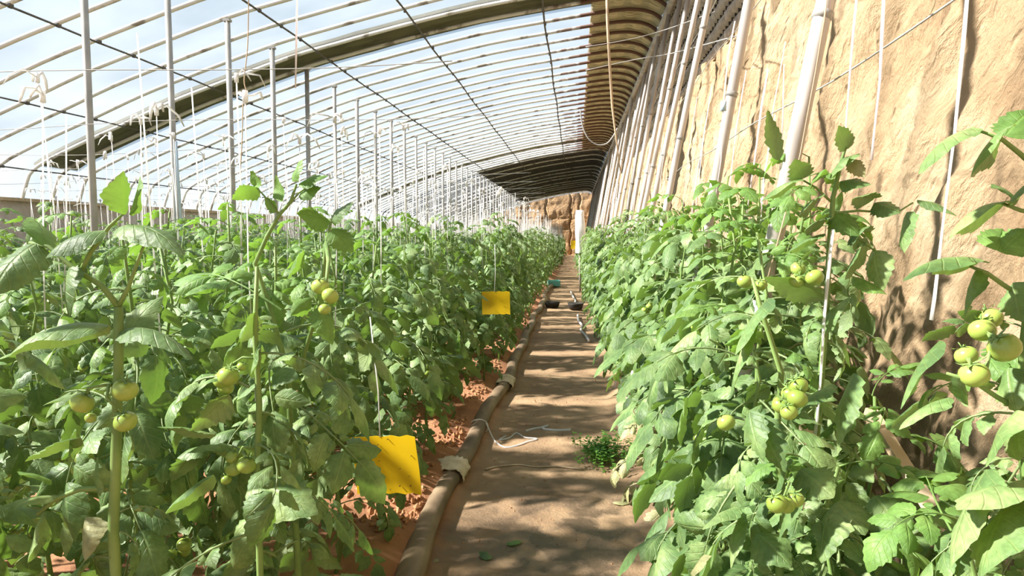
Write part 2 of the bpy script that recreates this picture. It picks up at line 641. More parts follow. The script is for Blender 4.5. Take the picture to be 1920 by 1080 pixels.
NTH = ['first', 'second', 'third', 'fourth', 'fifth', 'sixth', 'seventh', 'eighth', 'ninth', 'tenth', 'eleventh', 'twelfth', 'thirteenth',
       'fourteenth', 'fifteenth', 'sixteenth', 'seventeenth', 'eighteenth', 'nineteenth', 'twentieth', 'twenty-first', 'twenty-second', 'twenty-third', 'twenty-fourth']
ORD = ['nearest', 'second', 'third', 'fourth', 'fifth', 'sixth', 'seventh', 'eighth', 'ninth', 'tenth', 'eleventh', 'twelfth',
       'thirteenth', 'fourteenth', 'fifteenth', 'sixteenth', 'seventeenth', 'eighteenth', 'nineteenth', 'twentieth']

# ------------------------------------------------------------------ the house: profile, floor, walls, roof
LEN = 51.0
Y0 = -5.0
PROF = [(-7.58, 0.48), (-7.52, 0.66), (-7.38, 0.90), (-6.85, 1.16), (-6.08, 1.47), (-5.4, 1.75), (-4.76, 1.97), (-3.71, 2.31),
        (-3.11, 2.46), (-2.26, 2.66), (-1.3, 2.86), (-0.45, 2.99), (0.2, 3.08), (0.6, 3.125), (0.86, 3.12), (1.05, 3.07), (1.18, 2.98)]


def roof_h(x):
    for (x0, h0), (x1, h1) in zip(PROF, PROF[1:]):
        if x <= x1:
            return H + h0 + (h1 - h0) * (x - x0) / (x1 - x0)
    return H + PROF[-1][1]


def smooth_profile(sub=3):
    P = [Vector((x, 0, h + H)) for x, h in PROF]
    out = []
    for i in range(len(P) - 1):
        p0, p1, p2, p3 = P[max(i - 1, 0)], P[i], P[i + 1], P[min(i + 2, len(P) - 1)]
        for k in range(sub):
            t = k / sub
            out.append(0.5 * ((2 * p1) + (p2 - p0) * t + (2 * p0 - 5 * p1 + 4 * p2 - p3) * t * t + (3 * p1 - p0 - 3 * p2 + p3) * t ** 3))
    out.append(P[-1])
    return out


ARC = smooth_profile()
WALL_TOP = (1.46, H + 1.92)          # where the back slope meets the earth wall
RIDGE = (1.18, H + 2.98)
FOOT_X = 1.12


def bed_row_gap(y):
    """1 on a planting ridge, 0 in the furrow between two double rows"""
    t = ((y - 2.78) / 1.25) % 1.0
    t = min(t, 1 - t)
    return max(0.0, min(1.0, (0.44 - t) / 0.12))


def floor_z(x, y):
    z = 0.012 * nz3(x, y, 0, 3.0) + 0.006 * nz3(x, y, 5, 11.0)
    if x < -0.62:
        k = min(1.0, (-0.62 - x) / 0.22)
        z += k * (0.02 + 0.10 * bed_row_gap(y) + 0.03 * nz3(x, y, 2, 6.0))
    if x > 0.30:
        k = min(1.0, (x - 0.30) / 0.25)
        z += k * (0.08 + 0.03 * nz3(x, y, 2, 6.0))
    return z


def build_floor():
    xs = [-7.8 + 0.5 * i for i in range(11)] + [-2.3, -1.9, -1.6] + [-1.4 + 0.055 * i for i in range(38)] + [0.72, 0.85, 1.0, 1.15, 1.4]
    ys = [Y0 + 0.5 * i for i in range(14)] + [2.0 + 0.06 * i for i in range(117)] + [9.1 + 0.16 * i for i in range(70)] + [20.5 + 0.5 * i for i in range(64)]
    mb = MB()
    mb.grid(len(xs), len(ys), lambda i, j: Vector((xs[i], ys[j], floor_z(xs[i], ys[j]))), flip=False)
    return structure(obj('floor', mb, 'floor'), 'trodden brown earth floor with a straight path between the beds')


floor = build_floor()


def build_wall_right():
    ys = [Y0 + 0.4 * i for i in range(14)] + [0.6 + 0.032 * i for i in range(190)] + [6.7 + 0.07 * i for i in range(120)] + [15.2 + 0.4 * i for i in range(92)]
    ys = [y for y in ys if y <= LEN + 0.4]
    nz_ = 110

    def fn(i, j):
        y = ys[i]
        t = j / (nz_ - 1)
        z = t * WALL_TOP[1]
        x = FOOT_X + (WALL_TOP[0] - FOOT_X) * t
        # slumps, ledges and crumbling clods that run obliquely down the face
        s = y * 0.86 + z * 0.5
        q = z * 0.86 - y * 0.5
        d = 0.07 * noise.fractal(Vector((0.3, s * 1.0, q * 0.45)), 1.0, 2.0, 4)
        d += 0.055 * noise.fractal(Vector((4.1, s * 4.0, q * 1.5)), 0.7, 2.2, 4)
        if 0.5 < y < 15:
            dist = noise.voronoi(Vector((0.0, s * 5.5 + 0.5 * nz3(1, y, z, 2), q * 2.6)))[0]
            d += 0.055 * max(0.0, 0.34 - (dist[1] - dist[0])) * (0.6 + nz3(7, y, z, 0.8))
            d += 0.012 * nz3(0, y, z, 17.0)
        return Vector((x + d, y, z))
    mb = MB()
    mb.grid(len(ys), nz_, fn, flip=True)
    n0 = len(mb.v)
    # the bank behind the face
    mb.grid(len(ys), 2, lambda i, j: Vector((WALL_TOP[0] + 0.03 + 1.2 * j, ys[i], WALL_TOP[1] - 0.02)), flip=True)
    o = obj('wall_right', mb, 'earth')
    return structure(o, 'sloping pale loam earth wall behind the leaning poles')


wall_right = build_wall_right()


def build_wall_end():
    mb = MB()
    nx, nz_ = 150, 50

    def fn(i, j):
        x = -7.7 + i * (9.3 / (nx - 1))
        top = roof_h(min(x, 1.18)) - 0.02
        z = top * j / (nz_ - 1)
        crack = 0.0
        for cx, w in ((-0.35, 0.03), (-2.15, 0.04), (-3.9, 0.04), (0.32, 0.03)):
            dx = abs(x - cx - 0.06 * math.sin(z * 5))
            if dx < 0.07:
                crack = max(crack, 1 - dx / 0.07)
        for cz in (0.95, 1.9, 2.7):
            dz = abs(z - cz)
            if dz < 0.05:
                crack = max(crack, 0.5 * (1 - dz / 0.05))
        y = LEN - 0.06 * noise.fractal(Vector((x * 1.3, 1.0, z * 1.3)), 1.0, 2.0, 4) + 0.14 * crack
        return Vector((x, y, z))
    mb.grid(nx, nz_, fn)
    mb.grid(nx, 2, lambda i, j: fn(i, nz_ - 1) + Vector((0, 0.9 * j, 0)))
    return structure(obj('wall_end', mb, 'earth_end'), 'cracked tan loam wall closing the far end of the greenhouse')


build_wall_end()


def build_wall_left():
    mb = MB()
    ys = [Y0 + 0.6 * i for i in range(94)]
    zt = H + 0.48

    def fn(i, j):
        t = j / 11
        return Vector((-7.62 - 0.12 * (1 - t) * 0 + 0.03 * nz3(0, ys[i], t * 2, 2.0), ys[i], zt * t))
    mb.grid(len(ys), 12, fn)
    mb.grid(len(ys), 2, lambda i, j: fn(i, 11) + Vector((-0.5 * j, 0, 0)))
    return structure(obj('wall_left', mb, 'knee'), 'low pale earthen wall under the foot of the film roof')


build_wall_left()

RIB_PITCH = 0.543
RIB_Y = [7.17 + RIB_PITCH * j for j in range(-22, 81)]


def build_roof():
    # the film sheet, slightly slack between ribs
    ys = []
    for a, b in zip(RIB_Y, RIB_Y[1:]):
        ys += [(a, 0.0), ((a + b) / 2, 1.0)]
    ys.append((RIB_Y[-1], 0.0))
    mb = MB()
    mb.grid(len(ARC), len(ys), lambda i, j: Vector((ARC[i].x, ys[j][0], ARC[i].z + 0.032 - 0.015 * ys[j][1])))
    ceiling = structure(obj('ceiling', mb, 'film'), 'curved translucent plastic film roof carried on many thin ribs')
    r = MB()
    r.tube([Vector((p.x, 0, p.z)) for p in ARC], 0.026, 6, up=Vector((0, 1, 0)))
    rib_me = r.mesh('rib', 'rib')
    dark_me = r.mesh('rib', 'purlin')                  # darker rib copy, the far blanket's shade put into its colour
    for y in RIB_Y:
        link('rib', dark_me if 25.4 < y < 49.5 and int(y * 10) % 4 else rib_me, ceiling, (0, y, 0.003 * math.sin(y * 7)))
    # purlins under the ribs
    for x, rad in ((-6.05, 0.010), (-4.78, 0.011), (-3.35, 0.012), (-2.05, 0.013), (-0.44, 0.014), (-7.36, 0.010)):
        mb = MB()
        pts = []
        for j, y in enumerate(RIB_Y):
            pts.append(Vector((x + 0.012 * math.sin(y * 1.7), y, roof_h(x) - 0.034 - 0.004 * (j % 2))))
        mb.tube(pts, rad, 5)
        # wire ties at the crossings
        for y in RIB_Y:
            mb.box((x - 0.014, y - 0.02, roof_h(x) - 0.048), (x + 0.014, y + 0.02, roof_h(x) - 0.014))
        obj('purlin', mb, 'purlin', ceiling)
    sill = MB()
    sill.box((-7.66, Y0, H + 0.455), (-7.56, LEN, H + 0.50))
    obj('sill', sill, 'wood', ceiling, False)
    ridge = MB()
    ridge.tube([Vector((1.19, Y0 + 0.5 * i, RIDGE[1] - 0.05 + 0.01 * math.sin(i))) for i in range(int((LEN - Y0) * 2))], 0.045, 8)
    obj('ridge_beam', ridge, 'pole', ceiling)
    # straw mats over the back of the roof, one bulging panel between each pair of ribs
    meshes = []
    for k in range(4):
        rr = random.Random(40 + k)
        x0 = 0.02
        idx = [i for i, p in enumerate(ARC) if p.x >= x0]
        mb = MB()
        nv = 9

        def fn(i, j, idx=idx, k=k):
            p = ARC[idx[i // 2]] if i % 2 == 0 else (ARC[idx[i // 2]] + ARC[idx[i // 2 + 1]]) / 2
            v = j / (nv - 1)
            sag = 0.045 * math.sin(math.pi * v) ** 0.8
            lump = 0.028 * math.sin(p.x * 26 + k * 1.3) * math.sin(math.pi * v)
            return Vector((p.x + 0.02 * nz3(v, k, 0, 6) * (1 if i == 0 else 0), v * RIB_PITCH, p.z + 0.060 - sag + 0.6 * lump + 0.008 * nz3(p.x, v, k, 14)))
        mb.grid(2 * len(idx) - 1, nv, fn)
        n = len(mb.v)
        mb.grid(len(idx), 2, lambda i, j, idx=idx: Vector((ARC[idx[i]].x, j * RIB_PITCH, ARC[idx[i]].z + 0.13)), flip=True)
        meshes.append(mb.mesh('straw_panel', 'straw'))
    for i, y in enumerate(RIB_Y[:-1]):
        if y < 25.2:
            link('straw_panel', meshes[i % 4], ceiling, (0, y, 0))
    return ceiling


ceiling = build_roof()


def build_back_slope():
    """reed bundles laid in a diagonal net between ridge and earth wall"""
    a = Vector((RIDGE[0] + 0.02, 0, RIDGE[1] + 0.03))
    b = Vector((WALL_TOP[0] + 0.14, 0, WALL_TOP[1] - 0.06))
    mb = MB()
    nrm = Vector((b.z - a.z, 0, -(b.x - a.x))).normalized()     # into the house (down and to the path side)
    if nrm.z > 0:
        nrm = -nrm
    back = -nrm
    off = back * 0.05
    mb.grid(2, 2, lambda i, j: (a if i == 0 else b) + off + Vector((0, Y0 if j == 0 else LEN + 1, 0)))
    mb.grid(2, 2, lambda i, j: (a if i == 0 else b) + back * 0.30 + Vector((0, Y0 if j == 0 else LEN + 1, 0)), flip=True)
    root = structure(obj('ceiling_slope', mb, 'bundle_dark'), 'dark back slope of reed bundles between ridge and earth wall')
    L = (b - a).length
    u = (b - a).normalized()
    w = Vector((0, 1, 0))
    d1 = (u + w * 0.9).normalized()
    meshes = []
    for k in range(5):
        rr = random.Random(k + 90)
        m = MB()
        e1 = d1 * 0.062
        e2 = (u * 0.9 - w).normalized() * 0.040
        pts = []
        for (s, t, h) in ((-1, -1, 0), (1, -1, 0), (1, 1, 0), (-1, 1, 0), (-.7, -.55, 1), (.7, -.55, 1), (.7, .55, 1), (-.7, .55, 1)):
            pts.append(e1 * (s * rr.uniform(.86, 1.0)) + e2 * (t * rr.uniform(.84, 1.0)) + nrm * (h * rr.uniform(.035, .055)) + off * 0.9)
        m.v = pts
        m.f = [(4, 5, 6, 7), (0, 1, 5, 4), (1, 2, 6, 5), (2, 3, 7, 6), (3, 0, 4, 7)]
        meshes.append(m)
    packed = [m.mesh('reed_bundle', 'bundle') for m in meshes]
    rest = MB()
    rr = random.Random(5)
    cells = []
    step = 0.138
    for i in range(int(L / step) + 1):
        for j in range(int(34 / step)):
            y = 5.0 + j * step + (0.5 * step if i % 2 else 0)
            cells.append((y, a + u * (0.05 + i * step) + w * y))
    cells.sort(key=lambda c: c[0])
    for n, (y, p) in enumerate(cells):
        k = rr.randrange(5)
        if n < 300:
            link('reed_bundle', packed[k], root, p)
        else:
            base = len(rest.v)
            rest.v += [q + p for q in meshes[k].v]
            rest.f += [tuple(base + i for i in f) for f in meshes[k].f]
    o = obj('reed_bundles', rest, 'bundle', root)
    o['kind'] = 'stuff'


build_back_slope()


def blanket(name, y0, y1, x0, x1, mat, label, lift=0.05, wob=0.02, thick=0.03):
    arc = [p for p in ARC if x0 <= p.x <= x1]
    nv = 6
    mb = MB()

    def top(i, j, up):
        v = j / (nv - 1)
        y = y0 + (y1 - y0) * v + wob * nz3(arc[i].x, v * 3, 1, 2.0)
        return Vector((arc[i].x, y, arc[i].z + lift + up + 0.012 * nz3(arc[i].x, y, 0, 5.0)))
    n = len(arc)
    mb.grid(n, nv, lambda i, j: top(i, j, 0.0))
    mb.grid(n, nv, lambda i, j: top(i, j, thick), flip=True)
    mb.grid(n, 2, lambda i, j: top(i, 0, thick * j))
    mb.grid(n, 2, lambda i, j: top(i, nv - 1, thick * j), flip=True)
    return tag(obj(name, mb, mat), label, 'blanket')


blanket('roof_blanket', 8.80, 9.62, -7.45, 0.9, 'blanket', 'broad olive blanket strip lying over the film roof in an arc')
blanket('roof_blanket', 22.6, 23.1, -7.4, 0.9, 'blanket', 'narrow dark blanket strip over the roof farther down the greenhouse')
blanket('roof_blanket', 25.5, 49.7, -3.9, 1.15, 'dark_blanket', 'dark blanket covering the whole roof at the far end', 0.05, 0.3)

# ------------------------------------------------------------------ posts and poles


def build_posts():
    x = -3.71
    n = 0
    for k in range(-2, 33):
        y = 7.17 + 2 * RIB_PITCH * k
        if y < 4.5:
            continue
        lean = RND.uniform(-0.012, 0.012)
        r = 0.030 * RND.uniform(0.9, 1.12)
        top = roof_h(x) - 0.03
        mb = MB()
        mb.tube([Vector((lean * top * 0.6, 0, 0)), Vector((lean, 0, top * 0.5)), Vector((0, 0, top))], r, 10)
        if n < len(ORD):
            lab = 'thin grey steel post in the field row, %s along the greenhouse' % ORD[n]
            grp = 'steel posts standing in the field'
        else:
            lab = 'thin grey steel post far down the field row of posts'
            grp = 'distant steel posts'
        root = thing('support_post', lab, 'post', (x, y, 0), grp)
        obj('shaft', mb, 'post', root)
        cap = MB()
        cap.box((-0.036, -0.032, top - 0.015), (0.036, 0.032, top + 0.010))
        obj('saddle', cap, 'post', root, False)
        n += 1


build_posts()
POLE_Y = [2.42, 3.75, 5.4, 6.5, 7.6, 8.3, 9.1, 10.1, 11.2] + [12.3 + 1.05 * i for i in range(36)]


def build_poles():
    for n, y in enumerate(POLE_Y):
        fx = 0.42 + RND.uniform(-0.03, 0.03)
        tx = 1.19 + RND.uniform(-0.04, 0.04)
        tz = 4.30
        lean_y = RND.uniform(-0.05, 0.10)
        r = 0.027 * RND.uniform(0.92, 1.08)
        pts = []
        for i in range(9):
            t = i / 8
            pts.append(Vector(((tx - fx) * t + 0.012 * math.sin(t * 5 + n), lean_y * t, tz * t)))
        mb = MB()
        mb.tube(pts, [r * (1.05 - 0.1 * i / 8) for i in range(9)], 10)
        if n < 14:
            lab = 'pale pole leaning on the earth wall, %s pole from the camera' % ORD[n]
            grp = 'poles leaning along the earth wall'
        else:
            lab = 'slim pale pole in the crowded far run of leaning poles'
            grp = 'crowded far leaning poles'
        root = thing('leaning_pole', lab, 'pole', (fx, y, 0), grp)
        obj('shaft', mb, 'pole', root)
        if n < 14:
            for t in (0.30, 0.52, 0.71):
                p = Vector(((tx - fx) * t + 0.012 * math.sin(t * 5 + n), lean_y * t, tz * t))
                k = MB()
                k.tube([p - Vector((0.004, 0, 0.012)), p + Vector((0.004, 0, 0.012))], r * 1.14, 10)
                obj('wire_tie', k, 'wire', root)


build_poles()

# ------------------------------------------------------------------ tomato plants
def leaflet_arrays(L, W, ns, na, droop, fold, ser, pitch, rng):
    """quads of one leaflet growing along +X from the origin"""
    v = np.zeros((ns + 1, 2 * na + 1, 5))
    teeth = [[rng.uniform(0.3, 1.0) for _ in range(ns + 2)] for _ in range(2)]
    off = [rng.random(), rng.random()]
    per = 3.2 if ns > 8 else 2.0
    x = z = 0.0
    ang = pitch
    twist = rng.uniform(-0.25, 0.25)
    ph = rng.uniform(0, 6.28)
    for i in range(ns + 1):
        t = i / ns
        if i:
            ang -= droop / ns
            x += math.cos(ang) * L / ns
            z += math.sin(ang) * L / ns
        w = W * 0.5 * (max(0.0, math.sin(math.pi * min(1, t ** 0.72 * 0.97 + 0.03))) ** 0.85) * (1.06 - 0.16 * t)
        w = max(w, 0.004 * L / 0.1 if i not in (0, ns) else 0.0012)
        for j in range(-na, na + 1):
            u = j / na
            k = 1.0
            if abs(j) == na and 0 < i < ns:
                sd = 0 if j < 0 else 1
                if ns > 8:
                    ph_ = (i / per + off[sd]) % 1.0
                    k = 1.0 + ser * (ph_ - 0.55) * teeth[sd][int(i / per + off[sd])]
                else:
                    k = 1.0 + ser * (0.5 if (i % 2) else -0.5) * teeth[sd][i]
            y = u * w * k
            zz = z - fold * (abs(u) ** 1.6) * w + 0.10 * w * math.sin(ph + t * 9 + (2.4 if u > 0 else 0)) * abs(u) + twist * u * w * t
            xx = x + (0.10 * w * abs(u) if ser else 0)
            v[i, j + na] = (xx, y, zz, t, u)
    n = 2 * na + 1
    f = []
    for i in range(ns):
        for j in range(2 * na):
            a = i * n + j
            f.append((a, a + n, a + n + 1, a + 1))
    return v.reshape(-1, 5), np.array(f, dtype=np.int64)


def tube_arrays(pts, rads, n=3):
    mb = MB()
    mb.tube(pts, rads, n, cap=False)
    return np.array([(*p, 0.0, 0.0) for p in mb.v]), np.array(mb.f, dtype=np.int64)


def compound_leaf(seed, level, L=0.27):
    """a whole tomato leaf: rachis, paired lobed leaflets and a large end leaflet. level 0 = finest"""
    rng = random.Random(seed)
    ns, na = ((16, 2), (6, 1), (3, 1), (2, 1))[level]
    parts = []
    pts = []
    x = z = 0.0
    a0 = rng.uniform(0.05, 0.3)
    dr = rng.uniform(0.7, 1.7)
    nseg = (8, 5, 3, 2)[level]
    tang = []
    for i in range(nseg + 1):
        t = i / nseg
        ang = a0 - dr * t
        if i:
            x += math.cos(ang) * L / nseg
            z += math.sin(ang) * L / nseg
        pts.append(Vector((x, 0.02 * math.sin(t * 3 + seed), z)))
        tang.append(ang)
    parts.append(tube_arrays(pts, [0.0034 * (1.1 - 0.6 * i / nseg) for i in range(nseg + 1)], 4 if level == 0 else 3))

    def on(t):
        q = t * nseg
        i = min(int(q), nseg - 1)
        return pts[i].lerp(pts[i + 1], q - i), tang[i] + (tang[i + 1] - tang[i]) * (q - i)
    spots = [(0.34, 0.72), (0.60, 0.95), (0.82, 0.9)] if level < 3 else [(0.5, 1.0)]
    if level == 0:
        spots = [(0.30, 0.62), (0.44, 0.30), (0.56, 0.92), (0.70, 0.34), (0.82, 0.92)]
    for t, s in spots:
        for side in (-1, 1):
            p, ang = on(min(1, t + rng.uniform(-0.04, 0.04)))
            ll = 0.108 * s * rng.uniform(0.85, 1.15) * (L / 0.27)
            v, f = leaflet_arrays(ll, ll * rng.uniform(0.56, 0.70), ns, na, rng.uniform(0.5, 1.5), rng.uniform(0.15, 0.85), 0.42 if level == 0 else 0.34, rng.uniform(-0.15, 0.35), rng)
            m = Matrix.Translation(p) @ Matrix.Rotation(-ang, 4, 'Y') @ Matrix.Rotation(side * rng.uniform(0.85, 1.25), 4, 'Z') @ Matrix.Rotation(rng.uniform(-0.5, 0.5), 4, 'X') @ Matrix.Translation((0.012, 0, 0))
            parts.append((xform(v, m), f))
    p, ang = on(1.0)
    ll = 0.135 * rng.uniform(0.9, 1.15) * (L / 0.27)
    v, f = leaflet_arrays(ll, ll * rng.uniform(0.56, 0.68), ns + (2 if level == 0 else 0), na, rng.uniform(0.4, 1.2), rng.uniform(0.2, 0.8), 0.46 if level == 0 else 0.36, rng.uniform(-0.1, 0.2), rng)
    m = Matrix.Translation(p) @ Matrix.Rotation(-ang, 4, 'Y') @ Matrix.Rotation(rng.uniform(-0.3, 0.3), 4, 'Z')
    parts.append((xform(v, m), f))
    return join_arrays(parts)


LEAVES = {lv: [compound_leaf(100 * lv + k, lv, 0.235 + 0.02 * (k % 4)) for k in range((10, 8, 6, 4)[lv])] for lv in range(4)}
LEAF_ME = {lv: [array_mesh('leaf', v, f, 'leaf') for v, f in LEAVES[lv]] for lv in (0, 1)}
YOUNG_ME = [array_mesh('leaf', v, f, 'young_leaf') for v, f in LEAVES[0]]
YOUNG_ME1 = [array_mesh('leaf', v, f, 'young_leaf') for v, f in LEAVES[1]]
DRY_ME = [array_mesh('leaf', v, f, 'withered') for v, f in LEAVES[0][:4]]


def tomato_mesh(k):
    rng = random.Random(300 + k)
    prof = []
    for i in range(10):
        q = math.pi * i / 9
        r = math.sin(q) ** 0.92
        z = math.cos(q) * 0.86
        if i == 0:
            r, z = 0.02, 0.74
        elif i == 1:
            z = 0.80
        prof.append((r, z - 0.80))
    ribs = rng.choice([4, 5, 6])

    def fn(p, q):
        s = 1 + 0.03 * math.cos(ribs * q) * (0.5 + 0.5 * (p.z + 0.8))
        return Vector((p.x * s, p.y * s, p.z))
    mb = MB()
    mb.lathe(prof, 14, fn)
    return mb.mesh('tomato', 'tomato')


def calyx_mesh():
    """five curled sepals and a short stalk, in units of fruit radius"""
    mb = MB()
    for k in range(5):
        q = 2 * math.pi * k / 5
        c, s = math.cos(q), math.sin(q)
        b = len(mb.v)
        for (r, w, z) in ((0.05, 0.10, 0.0), (0.38, 0.13, 0.07), (0.72, 0.08, 0.10), (0.98, 0.01, 0.26)):
            for e in (-1, 1):
                mb.v.append(Vector((r * c - e * w * s, r * s + e * w * c, z + 0.0)))
        for i in range(3):
            mb.f.append((b + 2 * i, b + 2 * i + 2, b + 2 * i + 3, b + 2 * i + 1))
    mb.tube([Vector((0, 0, -0.08)), Vector((0.03, 0, 0.25)), Vector((0.1, 0, 0.55))], [0.09, 0.07, 0.06], 5)
    return mb.mesh('calyx', 'stem')


TOMATO_ME = [tomato_mesh(k) for k in range(4)]
CALYX_ME = calyx_mesh()


def add_tomato(root, p, r, rng, calyx=True):
    """fruit hanging with its stalk end at p (local to the plant)"""
    m = Matrix.Translation(p) @ Euler((rng.uniform(-0.5, 0.5), rng.uniform(-0.5, 0.5), rng.uniform(0, 6))).to_matrix().to_4x4() @ Matrix.Scale(r, 4)
    t = link('tomato', TOMATO_ME[rng.randrange(4)], root, mat4=m)
    if calyx:
        link('calyx', CALYX_ME, t)
    return t


def add_truss(root, p0, out, n, rng, r=0.021, calyx=True):
    """a stalk leaving the stem at p0 with n fruits, all local to the plant"""
    end = p0 + out * 0.09 + Vector((0, 0, -0.05))
    mid = p0 + out * 0.06 + Vector((0, 0, 0.005))
    mb = MB()
    mb.tube([p0, mid, end], [0.003, 0.0026, 0.002], 4)
    obj('truss_stalk', mb, 'stem', root)
    for k in range(n):
        a = rng.uniform(0, 6.28)
        q = end + Vector((math.cos(a) * r * 0.9, math.sin(a) * r * 0.9, -0.036 * (k // 2) + rng.uniform(-0.01, 0.01))) + out * (0.028 * (k % 2))
        add_tomato(root, q, r * rng.uniform(0.72, 1.12), rng, calyx)


def stem_points(h, rng, lean=0.05):
    n = 8
    a = rng.uniform(0, 6.28)
    out = []
    for i in range(n + 1):
        t = i / n
        out.append(Vector((lean * math.cos(a) * t + 0.018 * math.sin(i * 2.3 + a), lean * math.sin(a) * t + 0.018 * math.cos(i * 1.9 + a), h * t)))
    return out


def leaf_spots(h, n, rng, z0=0.16):
    """(point height share, azimuth, pitch, scale) of the leaves of one plant"""
    out = []
    az = rng.uniform(0, 6.28)
    for i in range(n):
        t = i / (n - 1)
        z = z0 + (h - z0) * (t ** 0.92)
        az += 2.4 + rng.uniform(-0.4, 0.4)
        pit = 0.15 + 0.9 * max(0, t - 0.75) * 2 + rng.uniform(-0.25, 0.25)
        s = (0.75 + 0.45 * math.sin(math.pi * min(1, t * 0.9 + 0.12))) * rng.uniform(0.85, 1.12)
        if t > 0.88:
            s *= 0.75
        out.append((z, az, pit, s))
    return out


def leaf_matrix(p, az, pit, s, roll=0.0):
    return Matrix.Translation(p) @ Matrix.Rotation(az, 4, 'Z') @ Matrix.Rotation(-pit, 4, 'Y') @ Matrix.Rotation(roll, 4, 'X') @ Matrix.Scale(s, 4)


def on_stem(pts, z):
    for a, b in zip(pts, pts[1:]):
        if z <= b.z:
            return a.lerp(b, (z - a.z) / max(1e-6, b.z - a.z))
    return pts[-1].copy()


# whole-foliage meshes for plants farther off
def foliage_arrays(seed, level, h, n):
    rng = random.Random(seed)
    pts = stem_points(h, rng)
    parts = []
    for z, az, pit, s in leaf_spots(h, n, rng):
        v, f = LEAVES[level][rng.randrange(len(LEAVES[level]))]
        parts.append((xform(v, leaf_matrix(on_stem(pts, z), az, pit, s * (0.84 if level < 3 else 1.05), rng.uniform(-0.4, 0.4))), f))
    return pts, join_arrays(parts)


FOL = {}
for lv, cnt, nl in ((1, 7, 30), (2, 7, 26), (3, 6, 20)):
    FOL[lv] = []
    for k in range(cnt):
        h = 1.42 + 0.04 * (k % 4)
        pts, (v, f) = foliage_arrays(500 + 20 * lv + k, lv, h, nl)
        FOL[lv].append((h, pts, v, f))
FOL_ME = {lv: [array_mesh('foliage', e[2], e[3], 'leaf') for e in FOL[lv]] for lv in (1, 2)}
STEM_ME = {}
for lv in (1, 2):
    STEM_ME[lv] = []
    for e in FOL[lv]:
        mb = MB()
        mb.tube(e[1], [0.008 * (1.15 - 0.7 * i / 8) for i in range(9)], 5)
        STEM_ME[lv].append(mb.mesh('stem', 'stem'))


def detailed_plant(x, y, h, seed, label, group=None, level=0, n=24, z0=0.16, fruit=2, avoid=None, keep=None, lean=0.05, fr=0.021, ls=1.0):
    """a plant whose every leaf is an object of its own"""
    rng = random.Random(seed)
    root = thing('tomato_plant', label, 'plant', (x, y, floor_z(x, y) - 0.01), group)
    pts = stem_points(h, rng, lean)
    mb = MB()
    mb.tube(pts, [0.0085 * (1.15 - 0.7 * i / 8) for i in range(9)], 6)
    obj('stem', mb, 'stem', root)
    for z, az, pit, s in leaf_spots(h, n, rng, z0):
        p = on_stem(pts, z)
        if avoid and avoid(p + root.location, az):
            continue
        if keep and not keep(p + root.location, az):
            continue
        young = z > h * 0.9
        k = rng.randrange(len(LEAF_ME[level]))
        me = (YOUNG_ME if level == 0 else YOUNG_ME1)[k] if young else LEAF_ME[level][k]
        link('leaf', me, root, mat4=leaf_matrix(p, az, pit, s * ls, rng.uniform(-0.35, 0.35)))
    for k in range(fruit):
        z = h * (0.45 + 0.2 * k) + rng.uniform(-0.05, 0.05)
        a = rng.uniform(0, 6.28)
        add_truss(root, on_stem(pts, z), Vector((math.cos(a), math.sin(a), 0)), rng.choice([2, 3, 3, 4]), rng, fr)
    return root


def mass_plant(x, y, k, rz, s, level, label, group, rng, fruit):
    root = thing('tomato_plant', label, 'plant', (x, y, floor_z(x, y) - 0.01), group)
    root.rotation_euler = (0, 0, rz)
    root.scale = (s, s, s)
    link('stem', STEM_ME[level][k], root)
    link('foliage', FOL_ME[level][k], root)
    for _ in range(fruit):
        a = rng.uniform(0, 6.28)
        p = on_stem(FOL[level][k][1], rng.uniform(0.5, 1.2)) + Vector((math.cos(a), math.sin(a), 0)) * 0.09
        add_tomato(root, p, 0.021, rng, level == 1)
    return root


# plant positions: double rows across the bed on the left, two staggered lines on the right
ROWS = []
for k in range(38):
    c = 2.78 + 1.25 * k
    ROWS += [c - 0.21, c + 0.23]
ROWS = [1.12, 1.58, 1.95] + ROWS
left = []
for ri, y in enumerate(ROWS):
    for j in range(18):
        x = -0.90 - 0.365 * j
        if j == 0 and 4.9 < y < 5.9:
            x -= 0.12
        if j == 0 and 2.2 < y < 2.9:
            x -= 0.05
        left.append((x + RND.uniform(-0.05, 0.05), y + RND.uniform(-0.05, 0.05), ri, j))


def right_x(y):
    return 0.58 - 0.22 * min(1.0, max(0.0, (y - 3.0) / 14.0))


right = []
yy = 1.15
i = 0
while yy < LEN - 1.0:
    right.append((right_x(yy) + RND.uniform(-0.04, 0.04), yy, i, 0))
    right.append((right_x(yy) + 0.28 + RND.uniform(-0.04, 0.04), yy + 0.17, i, 1))
    yy += 0.36
    i += 1


def in_view(x, y, margin=0.45):
    return y > 0.9 and x - margin < y * 0.68 and x + margin > -y * 0.86


def right_label(ri, j):
    n = ri - 4
    if j:
        return 'tomato plant, %s from the camera in the back line under the leaning poles' % NTH[min(n, 23)], 'back line plants under the poles'
    if n < 24:
        return 'sunlit tomato plant, %s along the path edge on the earth-wall side' % NTH[n], 'path-edge plants by the wall'
    return 'sunlit tomato plant in the distant stretch of path edge by the earth wall', 'distant path-edge plants by the wall'


stuff_parts = []
far_fruit = []
n_thing = 0
prng = random.Random(21)


def left_label(ri, j):
    n = ri - 3                                      # rows counted from the large yellow board
    if n < 0:
        return 'tomato plant, %s from the hose, %s row before the large yellow board' % (NTH[j], NTH[-1 - n])
    if n < 14:
        return 'tomato plant, %s from the hose, %s row past the large yellow board' % (NTH[j], NTH[n])
    return 'bushy tomato plant ending a far row along the hose, past the second yellow board'



